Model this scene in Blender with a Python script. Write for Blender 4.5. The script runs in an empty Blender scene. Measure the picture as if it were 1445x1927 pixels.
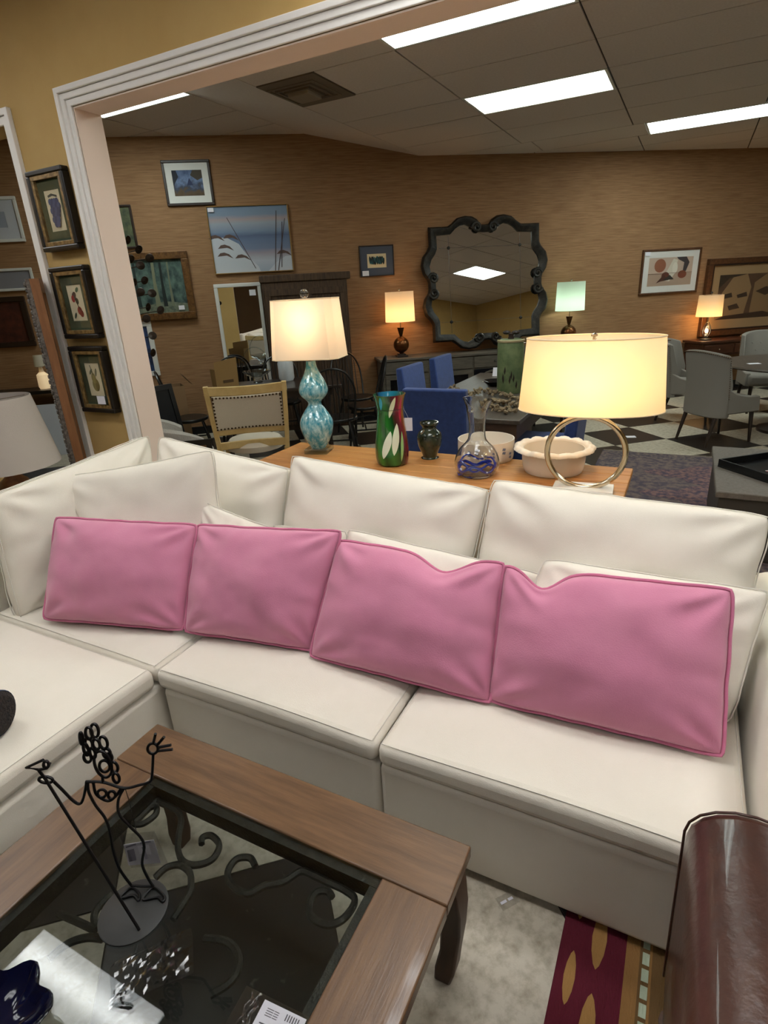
import bpy, math, random
from mathutils import Vector, Matrix, noise as mnoise
R = math.radians
S = bpy.context.scene
COL = S.collection
# ------------------------------------------------------------------ camera
CAM_H = 1.70
YAW, PITCH, ROLL, FPX = -0.48905, 0.36882, 0.05703, 1076.98      # focal length in pixels of a 1445 x 1927 frame
_f = Vector((math.sin(YAW)*math.cos(PITCH), math.cos(YAW)*math.cos(PITCH), -math.sin(PITCH)))
_r0 = Vector((math.cos(YAW), -math.sin(YAW), 0)); _d0 = _f.cross(_r0)
RT = math.cos(ROLL)*_r0 + math.sin(ROLL)*_d0
DN = -math.sin(ROLL)*_r0 + math.cos(ROLL)*_d0
FW = _f
CAM = Vector((0, 0, CAM_H))
cd = bpy.data.cameras.new('camera'); cam = bpy.data.objects.new('camera', cd); COL.objects.link(cam)
cd.sensor_fit = 'HORIZONTAL'; cd.sensor_width = 36; cd.lens = FPX/1445*36; cd.clip_start = .02; cd.clip_end = 60
cam.matrix_world = Matrix(((RT.x, -DN.x, -FW.x, 0), (RT.y, -DN.y, -FW.y, 0), (RT.z, -DN.z, -FW.z, CAM_H), (0, 0, 0, 1)))
S.camera = cam
# ------------------------------------------------------------------ world, exposure
w = bpy.data.worlds.new('world'); S.world = w; w.use_nodes = True
w.node_tree.nodes['Background'].inputs[0].default_value = (.75, .85, 1, 1)
w.node_tree.nodes['Background'].inputs[1].default_value = .6
S.view_settings.view_transform = 'Standard'; S.view_settings.look = 'None'
S.view_settings.exposure = 1.0; S.view_settings.gamma = 1; S.view_settings.use_curve_mapping = False
S.cycles.use_denoising = True
S.cycles.max_bounces = 8; S.cycles.diffuse_bounces = 3; S.cycles.glossy_bounces = 4; S.cycles.transmission_bounces = 8; S.cycles.transparent_max_bounces = 12
S.cycles.sample_clamp_indirect = 4
PANEL_FRONT, PANEL_FAR, PANEL_DIM = 6.9, 7.5, 4.6           # brightness of the ceiling panels

# points on real planes seen at a place of the photograph
def ray(u, v): return RT*(u-722.5) + DN*(v-963.5) + FW*FPX
def PZ(u, v, z): d = ray(u, v); return CAM + d*((z-CAM_H)/d.z)
def PX(u, v, x): d = ray(u, v); return CAM + d*(x/d.x)
def PY(u, v, y): d = ray(u, v); return CAM + d*(y/d.y)
WA = R(36.8); WD = Vector((math.cos(WA), math.sin(WA), 0)); WN = Vector((math.sin(WA), -math.cos(WA), 0)); WP = Vector((-3.237, 7.648, 0))
def WPT(s, z, off=0): return WP + WD*s + WN*off + Vector((0, 0, z))       # a point on the slanting far wall
# ------------------------------------------------------------------ materials
def lin(c):
    return tuple(((x/255)/12.92 if x/255 <= .04045 else ((x/255+.055)/1.055)**2.4) for x in c[:3]) + (1,)
MATS = {}
def node(nt, t, **kw):
    n = nt.nodes.new(t)
    for k, v in kw.items():
        if k in n.inputs: n.inputs[k].default_value = v
        else: setattr(n, k, v)
    return n
def mat(name, col, rough=.6, metal=0, col2=None, ns=6, nd=4, stretch=None, bump=0, bs=200, bstretch=None, sheen=0, coat=0, trans=0, ior=1.45,
        emit=None, es=0, spec=.5, lo=.35, hi=.65, sub=0, alpha=1):
    if name in MATS: return MATS[name]
    m = bpy.data.materials.new(name); m.use_nodes = True; nt = m.node_tree; b = nt.nodes['Principled BSDF']
    b.inputs['Base Color'].default_value = lin(col); b.inputs['Roughness'].default_value = rough; b.inputs['Metallic'].default_value = metal
    b.inputs['Specular IOR Level'].default_value = spec; b.inputs['IOR'].default_value = ior
    b.inputs['Sheen Weight'].default_value = sheen; b.inputs['Coat Weight'].default_value = coat; b.inputs['Transmission Weight'].default_value = trans
    b.inputs['Subsurface Weight'].default_value = sub; b.inputs['Alpha'].default_value = alpha
    if emit: b.inputs['Emission Color'].default_value = lin(emit); b.inputs['Emission Strength'].default_value = es
    tc = node(nt, 'ShaderNodeTexCoord'); L = nt.links.new
    if col2:
        mp = node(nt, 'ShaderNodeMapping'); L(tc.outputs['Object'], mp.inputs[0]); mp.inputs['Scale'].default_value = stretch or (1, 1, 1)
        n = node(nt, 'ShaderNodeTexNoise', Scale=ns, Detail=nd, Roughness=.6); L(mp.outputs[0], n.inputs['Vector'])
        cr = node(nt, 'ShaderNodeValToRGB'); L(n.outputs['Fac'], cr.inputs[0])
        e = cr.color_ramp.elements; e[0].position = lo; e[1].position = hi; e[0].color = lin(col); e[1].color = lin(col2)
        L(cr.outputs[0], b.inputs['Base Color'])
    if bump:
        mp2 = node(nt, 'ShaderNodeMapping'); L(tc.outputs['Object'], mp2.inputs[0]); mp2.inputs['Scale'].default_value = bstretch or (1, 1, 1)
        n2 = node(nt, 'ShaderNodeTexNoise', Scale=bs, Detail=3); L(mp2.outputs[0], n2.inputs['Vector'])
        bp = node(nt, 'ShaderNodeBump', Strength=bump, Distance=.01); L(n2.outputs['Fac'], bp.inputs['Height']); L(bp.outputs[0], b.inputs['Normal'])
    MATS[name] = m; return m
def ramp_mat(name, stops, axis='Z', rough=.7, wob=.05, ns=5, stretch=(1, 1, 1), span=1.0):
    if name in MATS: return MATS[name]
    m = bpy.data.materials.new(name); m.use_nodes = True; nt = m.node_tree; b = nt.nodes['Principled BSDF']; L = nt.links.new
    b.inputs['Roughness'].default_value = rough
    tc = node(nt, 'ShaderNodeTexCoord'); sp = node(nt, 'ShaderNodeSeparateXYZ'); L(tc.outputs['Object'], sp.inputs[0])
    mp = node(nt, 'ShaderNodeMapping'); L(tc.outputs['Object'], mp.inputs[0]); mp.inputs['Scale'].default_value = stretch
    n = node(nt, 'ShaderNodeTexNoise', Scale=ns, Detail=5); L(mp.outputs[0], n.inputs['Vector'])
    a = node(nt, 'ShaderNodeMath', operation='MULTIPLY_ADD'); L(n.outputs['Fac'], a.inputs[0]); a.inputs[1].default_value = wob; L(sp.outputs[axis], a.inputs[2])
    a2 = node(nt, 'ShaderNodeMath', operation='SUBTRACT'); L(a.outputs[0], a2.inputs[0]); a2.inputs[1].default_value = wob*.5
    dv = node(nt, 'ShaderNodeMath', operation='DIVIDE'); L(a2.outputs[0], dv.inputs[0]); dv.inputs[1].default_value = span
    cr = node(nt, 'ShaderNodeValToRGB'); L(dv.outputs[0], cr.inputs[0]); e = cr.color_ramp.elements
    e[0].position = stops[0][0]; e[0].color = lin(stops[0][1]); e[1].position = stops[-1][0]; e[1].color = lin(stops[-1][1])
    for p, c in stops[1:-1]: x = e.new(p); x.color = lin(c)
    L(cr.outputs[0], b.inputs['Base Color']); MATS[name] = m; return m
def shade_mat(name, col, tr=.55):
    if name in MATS: return MATS[name]
    m = bpy.data.materials.new(name); m.use_nodes = True; nt = m.node_tree; nt.nodes.remove(nt.nodes['Principled BSDF']); L = nt.links.new
    d = node(nt, 'ShaderNodeBsdfDiffuse', Color=lin(col)); t = node(nt, 'ShaderNodeBsdfTranslucent', Color=lin(col)); mx = node(nt, 'ShaderNodeMixShader', Fac=tr)
    tc = node(nt, 'ShaderNodeTexCoord'); n = node(nt, 'ShaderNodeTexNoise', Scale=300, Detail=2); L(tc.outputs['Object'], n.inputs['Vector'])
    bp = node(nt, 'ShaderNodeBump', Strength=.15, Distance=.003); L(n.outputs['Fac'], bp.inputs['Height']); L(bp.outputs[0], d.inputs['Normal'])
    L(d.outputs[0], mx.inputs[1]); L(t.outputs[0], mx.inputs[2]); L(mx.outputs[0], nt.nodes['Material Output'].inputs[0]); MATS[name] = m; return m
def emis(name, col, s):
    if name in MATS: return MATS[name]
    m = bpy.data.materials.new(name); m.use_nodes = True; nt = m.node_tree; nt.nodes.remove(nt.nodes['Principled BSDF'])
    e = node(nt, 'ShaderNodeEmission', Color=lin(col), Strength=s); nt.links.new(e.outputs[0], nt.nodes['Material Output'].inputs[0]); MATS[name] = m; return m
def emis_panel(name, col, s):
    if name in MATS: return MATS[name]
    m = bpy.data.materials.new(name); m.use_nodes = True; nt = m.node_tree; nt.nodes.remove(nt.nodes['Principled BSDF']); L = nt.links.new
    tc = node(nt, 'ShaderNodeTexCoord'); sp_ = node(nt, 'ShaderNodeSeparateXYZ'); L(tc.outputs['Object'], sp_.inputs[0])
    def mth(op, a, b=None, c=None):
        n = node(nt, 'ShaderNodeMath', operation=op)
        for i, x in enumerate((a, b, c)):
            if x is None: continue
            if isinstance(x, (int, float)): n.inputs[i].default_value = x
            else: L(x, n.inputs[i])
        return n.outputs[0]
    d = mth('SUBTRACT', mth('ABSOLUTE', sp_.outputs[1]), .15); g = mth('POWER', 2.718, mth('MULTIPLY', mth('MULTIPLY', d, d), -220.0))
    st = mth('MULTIPLY', mth('MULTIPLY_ADD', g, 1.1, .62), s)                      # two tubes glow behind the diffuser
    e = node(nt, 'ShaderNodeEmission', Color=lin(col)); L(st, e.inputs['Strength']); L(e.outputs[0], nt.nodes['Material Output'].inputs[0]); MATS[name] = m; return m
def flat(c): return mat('paint_%d_%d_%d' % tuple(c[:3]), c, .75)
# ------------------------------------------------------------------ mesh builder
class MB:
    def __init__(s): s.v = []; s.f = []; s.m = []
    def add(s, vs, fs, mi=0):
        o = len(s.v); s.v += [tuple(p) for p in vs]; s.f += [tuple(i+o for i in q) for q in fs]; s.m += [mi]*len(fs); return s
    def box(s, c, d, rz=0, M=None, mi=0):
        x, y, z = d[0]/2, d[1]/2, d[2]/2
        vs = [Vector(p) for p in ((-x,-y,-z),(x,-y,-z),(x,y,-z),(-x,y,-z),(-x,-y,z),(x,-y,z),(x,y,z),(-x,y,z))]
        if M is None: M = Matrix.Rotation(rz, 3, 'Z')
        return s.add([M@p+Vector(c) for p in vs], [(0,3,2,1),(4,5,6,7),(0,1,5,4),(1,2,6,5),(2,3,7,6),(3,0,4,7)], mi)
    def bx(s, x0, x1, y0, y1, z0, z1, mi=0): return s.box(((x0+x1)/2, (y0+y1)/2, (z0+z1)/2), (x1-x0, y1-y0, z1-z0), mi=mi)
    def tube(s, pts, r, n=8, closed=False, caps=True, mi=0, flatz=1.0, twist=0):
        pts = [Vector(p) for p in pts]; k = len(pts); rs = r if isinstance(r, (list, tuple)) else [r]*k
        rings = []; up = None
        for i in range(k):
            a = pts[(i-1) % k] if (closed or i > 0) else pts[i]; b = pts[(i+1) % k] if (closed or i < k-1) else pts[i]
            t = (b-a).normalized() if (b-a).length > 1e-9 else Vector((0, 0, 1))
            if up is None: up = Vector((0, 0, 1)) if abs(t.z) < .9 else Vector((1, 0, 0))
            side = t.cross(up)
            if side.length < 1e-5: side = t.cross(Vector((0, 1, 0)))
            side.normalize(); up = side.cross(t).normalized()
            rings.append([pts[i] + (side*math.cos(2*math.pi*(j+.5)/n+twist) + up*math.sin(2*math.pi*(j+.5)/n+twist)*flatz)*rs[i] for j in range(n)])
        vs = [p for q in rings for p in q]; fs = []
        for i in range(k if closed else k-1):
            for j in range(n):
                a = i*n; b = ((i+1) % k)*n
                fs.append((a+j, a+(j+1) % n, b+(j+1) % n, b+j))
        if caps and not closed: fs.append(tuple(range(n))[::-1]); fs.append(tuple((k-1)*n+j for j in range(n)))
        return s.add(vs, fs, mi)
    def cyl(s, p0, p1, r0, r1=None, n=12, mi=0): return s.tube([p0, p1], [r0, r0 if r1 is None else r1], n, mi=mi)
    def lathe(s, prof, n=24, c=(0, 0, 0), mi=0, sq=0, fn=None, closed=False):
        vs = []; k = len(prof)
        for i, (r, z) in enumerate(prof):
            for j in range(n):
                a = 2*math.pi*j/n; x, y = math.cos(a), math.sin(a); rr = r
                if fn: rr, zz = fn(r, z, a, i)
                else: zz = z
                vs.append((c[0]+rr*x, c[1]+rr*y, c[2]+zz))
        fs = [(i*n+j, i*n+(j+1) % n, (i+1)*n+(j+1) % n, (i+1)*n+j) for i in range(k-1) for j in range(n)]
        if closed: fs += [((k-1)*n+j, (k-1)*n+(j+1) % n, (j+1) % n, j) for j in range(n)]
        else:
            if prof[0][0] > 1e-4 and prof[0][1] <= prof[-1][1] and False: pass
        return s.add(vs, fs, mi)
    def cap(s, r, z, n=24, c=(0, 0, 0), mi=0, flip=False):
        f = tuple(range(n)); return s.add([(c[0]+r*math.cos(2*math.pi*j/n), c[1]+r*math.sin(2*math.pi*j/n), c[2]+z) for j in range(n)], [f[::-1] if flip else f], mi)
    def prism(s, poly, a, b, plane='xy', mi=0):
        n = len(poly)
        def P(p, h): return {'xy': (p[0], p[1], h), 'xz': (p[0], h, p[1]), 'yz': (h, p[0], p[1])}[plane]
        vs = [P(p, a) for p in poly] + [P(p, b) for p in poly]
        fs = [(i, (i+1) % n, n+(i+1) % n, n+i) for i in range(n)] + [tuple(range(n))[::-1], tuple(range(n, 2*n))]
        return s.add(vs, fs, mi)
    def ball(s, c, r, n=12, sc=(1, 1, 1), mi=0):
        prof = [(r*math.sin(math.pi*i/(n//2)), -r*math.cos(math.pi*i/(n//2))) for i in range(n//2+1)]
        o = len(s.v); s.lathe(prof, n, (0, 0, 0), mi)
        for i in range(o, len(s.v)): p = s.v[i]; s.v[i] = (p[0]*sc[0]+c[0], p[1]*sc[1]+c[1], p[2]*sc[2]+c[2])
        return s
    def mesh(s, name, mats, smooth=True, ang=40):
        me = bpy.data.meshes.new(name); me.from_pydata(s.v, [], s.f)
        for m in (mats if isinstance(mats, (list, tuple)) else [mats]): me.materials.append(m)
        me.polygons.foreach_set('material_index', s.m); me.validate()
        import bmesh
        b = bmesh.new(); b.from_mesh(me); bmesh.ops.recalc_face_normals(b, faces=b.faces); b.to_mesh(me); b.free()
        if smooth:
            me.polygons.foreach_set('use_smooth', [True]*len(me.polygons)); me.set_sharp_from_angle(angle=R(ang))
        me.update(); return me
    def build(s, name, mats, parent=None, loc=(0, 0, 0), rz=0, smooth=True, bevel=0, seg=2, subsurf=0, rot=None, ang=40):
        o = bpy.data.objects.new(name, s.mesh(name, mats, smooth, ang)); COL.objects.link(o)
        o.location = loc; o.rotation_euler = rot or (0, 0, rz); o.parent = parent
        if bevel:
            m = o.modifiers.new('bevel', 'BEVEL'); m.width = bevel; m.segments = seg; m.limit_method = 'ANGLE'; m.angle_limit = R(40)
        if subsurf:
            m = o.modifiers.new('subsurf', 'SUBSURF'); m.levels = subsurf; m.render_levels = subsurf
        return o
def tag(o, label, cat, group=None, kind=None):
    o['label'] = label; o['category'] = cat
    if group: o['group'] = group
    if kind: o['kind'] = kind
    return o
def thing(name, label, cat, loc=(0, 0, 0), rz=0, group=None):
    o = bpy.data.objects.new(name, None); COL.objects.link(o); o.location = loc; o.rotation_euler = (0, 0, rz); o.empty_display_size = .1
    return tag(o, label, cat, group)
def struct(o): o['kind'] = 'structure'; return o
def kids(o): return [c for c in bpy.data.objects if c.parent is o]
def dup(root, loc, rz, label, group=None):
    r = root.copy(); COL.objects.link(r); r.location = loc; r.rotation_euler = (0, 0, rz); r['label'] = label
    if group: r['group'] = group
    for ch in list(root.children):
        c = ch.copy(); COL.objects.link(c); c.parent = r
        for g in list(ch.children):
            d = g.copy(); COL.objects.link(d); d.parent = c
    return r
def lamp_light(name, parent, loc, col, power, r=.04):
    l = bpy.data.lights.new(name, 'POINT'); l.color = lin(col)[:3]; l.energy = power; l.shadow_soft_size = r
    o = bpy.data.objects.new(name, l); COL.objects.link(o); o.parent = parent; o.location = loc; return o
def spline(pts, k=8, closed=False):
    pts = [Vector(p) for p in pts]; n = len(pts); out = []
    for i in range(n if closed else n-1):
        p0 = pts[(i-1) % n] if (closed or i) else pts[0]; p1 = pts[i]; p2 = pts[(i+1) % n]; p3 = pts[(i+2) % n] if (closed or i < n-2) else pts[-1]
        for j in range(k):
            t = j/k; out.append(.5*((2*p1)+(p2-p0)*t+(2*p0-5*p1+4*p2-p3)*t*t+(3*p1-p0-3*p2+p3)*t**3))
    if not closed: out.append(pts[-1])
    return out
def V3(*a): return Vector(a)
# ================================================================== the setting
m_floor_lt = mat('floor_light', (194, 185, 167), .5, col2=(134, 121, 99), ns=26, nd=12, lo=.42, hi=.82, bump=.12, bs=40)
m_floor_dk = mat('floor_dark', (46, 41, 38), .35, col2=(122, 115, 108), ns=17, nd=9, lo=.63, hi=.74, bump=.08, bs=40)
m_grout = mat('grout', (60, 55, 50), .9)
m_yellow = mat('yellow_wall_paint', (196, 164, 104), .8, col2=(190, 157, 97), ns=3, bump=.05, bs=90)
m_white = mat('white_trim_paint', (236, 232, 226), .45)
m_jamb = mat('blush_jamb_paint', (230, 208, 192), .7, bump=.04, bs=60)
m_ceil = mat('ceiling_panel', (216, 204, 194), .9, col2=(208, 196, 186), ns=60, bump=.12, bs=220)
m_ceil_hi = mat('ceiling_plenum', (70, 62, 56), .9)
m_grass = mat('grasscloth', (160, 122, 86), .8, col2=(132, 97, 66), ns=10, nd=6, stretch=(.35, 1, 7), bump=.2, bs=90, bstretch=(.06, 1, 3))
m_black = mat('black_baseboard', (22, 20, 20), .5)
M = MB().bx(-10.2, 5.4, -5.2, 14, -.12, -.004)
floor = struct(M.build('floor', m_grout))
TS, TA, TO1, TO2 = .64, R(41.75), .06, 1.386
tile_lt = MB().box((0, 0, -.006), (TS-.006, TS-.006, .012)).mesh('tile_light', m_floor_lt, False)
tile_dk = MB().box((0, 0, -.006), (TS-.006, TS-.006, .012)).mesh('tile_dark', m_floor_dk, False)
def tile_seen(x, y):
    if -3.4 < x < 2.4 and -1.6 < y < 2.3: return 2
    if y > 2.2 and (Vector((x, y, 0))-WP).dot(WN) > -.5 and -9.5 < x < 5 and y < 13.5: return 1
    return 0
cand = []
for i in range(-22, 24):
    for j in range(-10, 24):
        q1 = TO1+(i+.5)*TS; q2 = TO2+(j+.5)*TS
        x = q1*math.cos(TA)-q2*math.sin(TA); y = q1*math.sin(TA)+q2*math.cos(TA)
        k = tile_seen(x, y)
        if not k: continue
        p = Vector((x, y, 0))-CAM; d = p.dot(FW)
        if d < .1: vis = 0
        else: u, v = p.dot(RT)/d*FPX, p.dot(DN)/d*FPX; vis = 1 if abs(u) < 950 and abs(v) < 1250 else 0
        cand.append((-vis, d if vis else 99+p.length, x, y, (i+j) % 2))
cand.sort()
rest = [MB(), MB()]
for n, (vis, d, x, y, c) in enumerate(cand):
    if n < 290:
        o = bpy.data.objects.new('tile', tile_lt if c else tile_dk); COL.objects.link(o); o.location = (x, y, 0); o.rotation_euler = (0, 0, TA); o.parent = floor
    else: rest[c].box((x, y, -.006), (TS-.006, TS-.006, .012), TA)
for M, m, nm in ((rest[0], m_floor_dk, 'dark_tiles'), (rest[1], m_floor_lt, 'light_tiles')):
    if M.v: o = M.build(nm, m, floor, smooth=False); o['kind'] = 'stuff'
# walls ------------------------------------------------------------
YW, YB = 2.40, 2.555
JX, HZ = -2.932, 2.653                        # jamb and header of the wide cased opening
M = MB().bx(-10.2, -4.6, YW, YB, 0, 3.6).bx(-4.6, -3.50, YW, YB, 2.66, 3.6).bx(-3.50, JX, YW, YB, 0, 3.6).bx(JX, 2.9, YW, YB, HZ, 3.6).bx(2.9, 5.2, YW, YB, 0, 3.6)
struct(M.build('wall_front', m_yellow, smooth=False))
M = MB().bx(JX-.001, JX+.004, YW-.003, YB+.003, 0, HZ-.004).bx(JX-.001, 2.9, YW-.003, YB+.003, HZ-.005, HZ+.001)
struct(M.build('trim_3', m_jamb, smooth=False))
def casing(name, x, z, sgn, xe, y):
    M = MB()
    for a, b, t in ((0.004, .034, .014), (.034, .062, .024), (.062, .088, .036)):
        M.prism([(x+sgn*b, 0), (x+sgn*a, 0), (x+sgn*a, z+a), (xe, z+a), (xe, z+b), (x+sgn*b, z+b)], y-t, y-.0005, 'xz')
    return struct(M.build(name, m_white, smooth=False, bevel=.003))
casing('trim_1', JX, HZ, -1, 2.9, YW)
M = MB()
for a, b, t in ((0, .04, .016), (.04, .072, .028)):
    M.prism([(-3.50+b, 0), (-3.50+a, 0), (-3.50+a, 2.66+a), (-4.6, 2.66+a), (-4.6, 2.66+b), (-3.50+b, 2.66+b)], YW-t, YW-.0005, 'xz')
struct(M.build('trim_2', m_white, smooth=False, bevel=.003))
struct(MB().bx(-3.506, -3.5005, YW, YB, 0, 2.66).build('trim_4', m_white, smooth=False))
M = MB().bx(-8.7, 11.0, 0, .15, 0, 3.62)
struct(M.build('wall_far', m_grass, loc=WP, rz=WA, smooth=False))
struct(MB().bx(-8.7, 11.0, -.014, -.0005, 0, .1).build('baseboard_far', m_black, loc=WP, rz=WA, smooth=False))
struct(MB().bx(5.2, 5.35, -5.1, 14.4, 0, 3.6).build('wall_right', m_yellow, smooth=False))
struct(MB().bx(-6.65, -6.5, -5.1, YW, 0, 3.6).build('wall_left', m_yellow, smooth=False))
struct(MB().bx(-6.65, 5.35, -5.25, -5.1, 0, 3.6).build('wall_back', mat('brown_back_wall', (112, 88, 60), .8), smooth=False))
# white door casing on the far right wall, seen in the ornate mirror
M = MB()
for a, b, t in ((0, .05, .02), (.05, .09, .035)):
    M.prism([(4.2-b, 0), (4.2-a, 0), (4.2-a, 2.1+a), (5.3+a, 2.1+a), (5.3+a, 0), (5.3+b, 0), (5.3+b, 2.1+b), (4.2-b, 2.1+b)], 5.2-t, 5.1995, 'yz')
struct(M.build('trim_5', m_white, smooth=False))
door = struct(MB().bx(5.17, 5.199, 4.2, 5.3, .01, 2.1).build('door_1', m_white, smooth=False))
# ceilings ---------------------------------------------------------
ZC, ZU = 3.244, 3.50
XL = [-3.27, -2.05, -.82, .41, 1.64, 2.87, 4.1, 5.2]
YL = [2.56, 3.13, 3.76, 4.40, 5.06, 5.735, 6.36, 7.10, 7.86, 8.48, 9.1, 9.75, 10.4, 11.05, 11.7, 12.35, 13]
struct(MB().bx(-6.5, 5.2, -5.1, YW, 3.25, 3.4).build('ceiling_1', mat('front_ceiling', (205, 198, 188), .9), smooth=False))
ceil = struct(MB().bx(-3.27, 5.2, YB, 14, ZC+.012, ZC+.1).build('ceiling_2', m_ceil_hi, smooth=False))
M = MB().prism([(-3.27, ZC+.0), (-4.40, ZU), (-4.40, ZU+.1), (-3.27, ZC+.1)], YB, 9, 'xz')
struct(M.build('ceiling_3', m_ceil, smooth=False))
ceilu = struct(MB().bx(-10.2, -4.40, YB, 8, ZU+.012, ZU+.1).build('ceiling_4', m_ceil_hi, smooth=False))
CPM = {}
def cpanel(x0, x1, y0, y1, z, par):
    k = (round(x1-x0, 2), round(y1-y0, 2))
    if k not in CPM: CPM[k] = MB().box((0, 0, .01), (k[0]-.014, k[1]-.014, .02)).mesh('panel', m_ceil, False)
    o = bpy.data.objects.new('panel', CPM[k]); COL.objects.link(o); o.location = ((x0+x1)/2, (y0+y1)/2, z); o.parent = par
LIGHTS = [(-2.05, 3.76, ZC), (-2.04, 5.735, ZC), (-.70, 7.86, ZC)]
taken = {(1, 2), (1, 5), (2, 8), (4, 3), (4, 8)}
for i in range(len(XL)-1):
    for j in range(len(YL)-1):
        c = Vector(((XL[i]+XL[i+1])/2, (YL[j]+YL[j+1])/2, 0))
        if (c-WP).dot(WN) < -.75 or (i, j) in taken: continue
        d8 = .118 if j == 8 else 0
        cpanel((-2.73 if (i, j) == (0, 3) else XL[i])+(d8 if i else 0), XL[i+1]+d8, YL[j], YL[j+1], ZC, ceil)
YU = [2.56, 3.06, 3.69, 4.32, 4.94, 5.57, 6.20, 6.83]
XU = [-4.40, -5.62, -6.84, -8.06, -9.28]
for i in range(4):
    for j in range(7):
        c = Vector(((XU[i]+XU[i+1])/2, (YU[j]+YU[j+1])/2, 0))
        if (c-WP).dot(WN) < -.75 or (i == 0 and j == 3): continue
        cpanel(XU[i+1], XU[i], YU[j], YU[j+1], ZU, ceilu)
m_rail = mat('light_frame', (225, 228, 222), .4)
def panel_light(x0, x1, y0, y1, z, label, e):
    t = thing('ceiling_light', label, 'ceiling light', ((x0+x1)/2, (y0+y1)/2, z), 0, 'recessed fluorescent ceiling panels')
    w, h = (x1-x0)/2, (y1-y0)/2
    MB().bx(-w, w, -h, -h+.02, -.004, .008).bx(-w, w, h-.02, h, -.004, .008).bx(-w, -w+.02, -h+.02, h-.02, -.004, .008).bx(w-.02, w, -h+.02, h-.02, -.004, .008).build('frame', m_rail, t, smooth=False)
    MB().bx(-w+.02, w-.02, -h+.02, h-.02, .0, .006).build('diffuser', e, t, smooth=False)
e_far = emis_panel('panel_glow_far', (236, 250, 244), PANEL_FAR); e_front = emis_panel('panel_glow_front', (242, 248, 254), PANEL_FRONT); e_dim = emis_panel('panel_glow_dim', (244, 246, 226), PANEL_DIM)
panel_light(-2.05, -.82, 3.76, 4.38, ZC, 'bright white ceiling panel cut off by the top edge of the picture', e_far)
panel_light(-2.04, -.83, 5.735, 6.36, ZC, 'creamy white ceiling panel in the middle, above the ornate mirror', e_dim)
panel_light(-.70, .52, 7.86, 8.48, ZC, 'bright white ceiling panel at the right edge, above the abstract print', e_far)
panel_light(-5.62, -4.40, 4.32, 4.94, ZU, 'thin sliver of ceiling panel under the left end of the header', e_far)
panel_light(1.64, 2.87, 4.40, 5.06, ZC, 'white ceiling panel over the far room, right of the picture, near the opening', e_far)
panel_light(1.64, 2.87, 7.86, 8.48, ZC, 'white ceiling panel over the far room, right of the picture, near the slanting wall', e_far)
panel_light(-2.36+-1.22, -2.36, .62, 1.25, 3.25, 'ceiling panel mirrored in the glass of the coffee table', e_front)
NTH = ('first', 'second', 'third', 'fourth')
for r_, y0 in enumerate((1.60, .62)):
    for c_, x0 in enumerate((-6.02, -3.58, -1.14, 1.30)):
        if (r_, c_) not in ((0, 1), (1, 1)): panel_light(x0, x0+1.22, y0, y0+.63, 3.25, 'added unseen panel over the seating area, %s row from the opening, %s from the left' % (NTH[r_], NTH[c_]), e_front)  # unseen panels added to light the seats from above
e_soft = emis_panel('added_fill_glow', (242, 248, 254), 3.2)
for c_, x0 in enumerate((-6.02, -3.58, -1.14, 1.30)):
    panel_light(x0, x0+1.22, -1.30, -.67, 3.25, 'added dim fill panel behind the camera, %s from the left' % NTH[c_], e_soft)  # unseen dim panels added to lift the dark sofa fronts
# air vent -----------------------------------------------------------
t = thing('ceiling_vent', 'dark square air vent with a raised plate in the ceiling', 'vent', (-3.03, 4.73, ZC), 0)
m_vent = mat('vent_metal', (112, 98, 82), .7)
MB().bx(-.235, .295, -.325, .325, -.006, .012).build('plate', m_vent, t, smooth=False)
M = MB()
for k in range(3):
    r = .22-.05*k; z = -.012-.006*k
    for a in ((-r, r, -r, -r+.02), (-r, r, r-.02, r), (-r, -r+.02, -r+.02, r-.02), (r-.02, r, -r+.02, r-.02)): M.bx(*a, z, -.006)
M.build('louvre', m_vent, t, smooth=False)
MB().bx(-.10, .10, -.10, .10, -.05, -.006).build('centre_plate', mat('vent_centre', (140, 126, 108), .6), t, smooth=False, bevel=.006)
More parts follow.
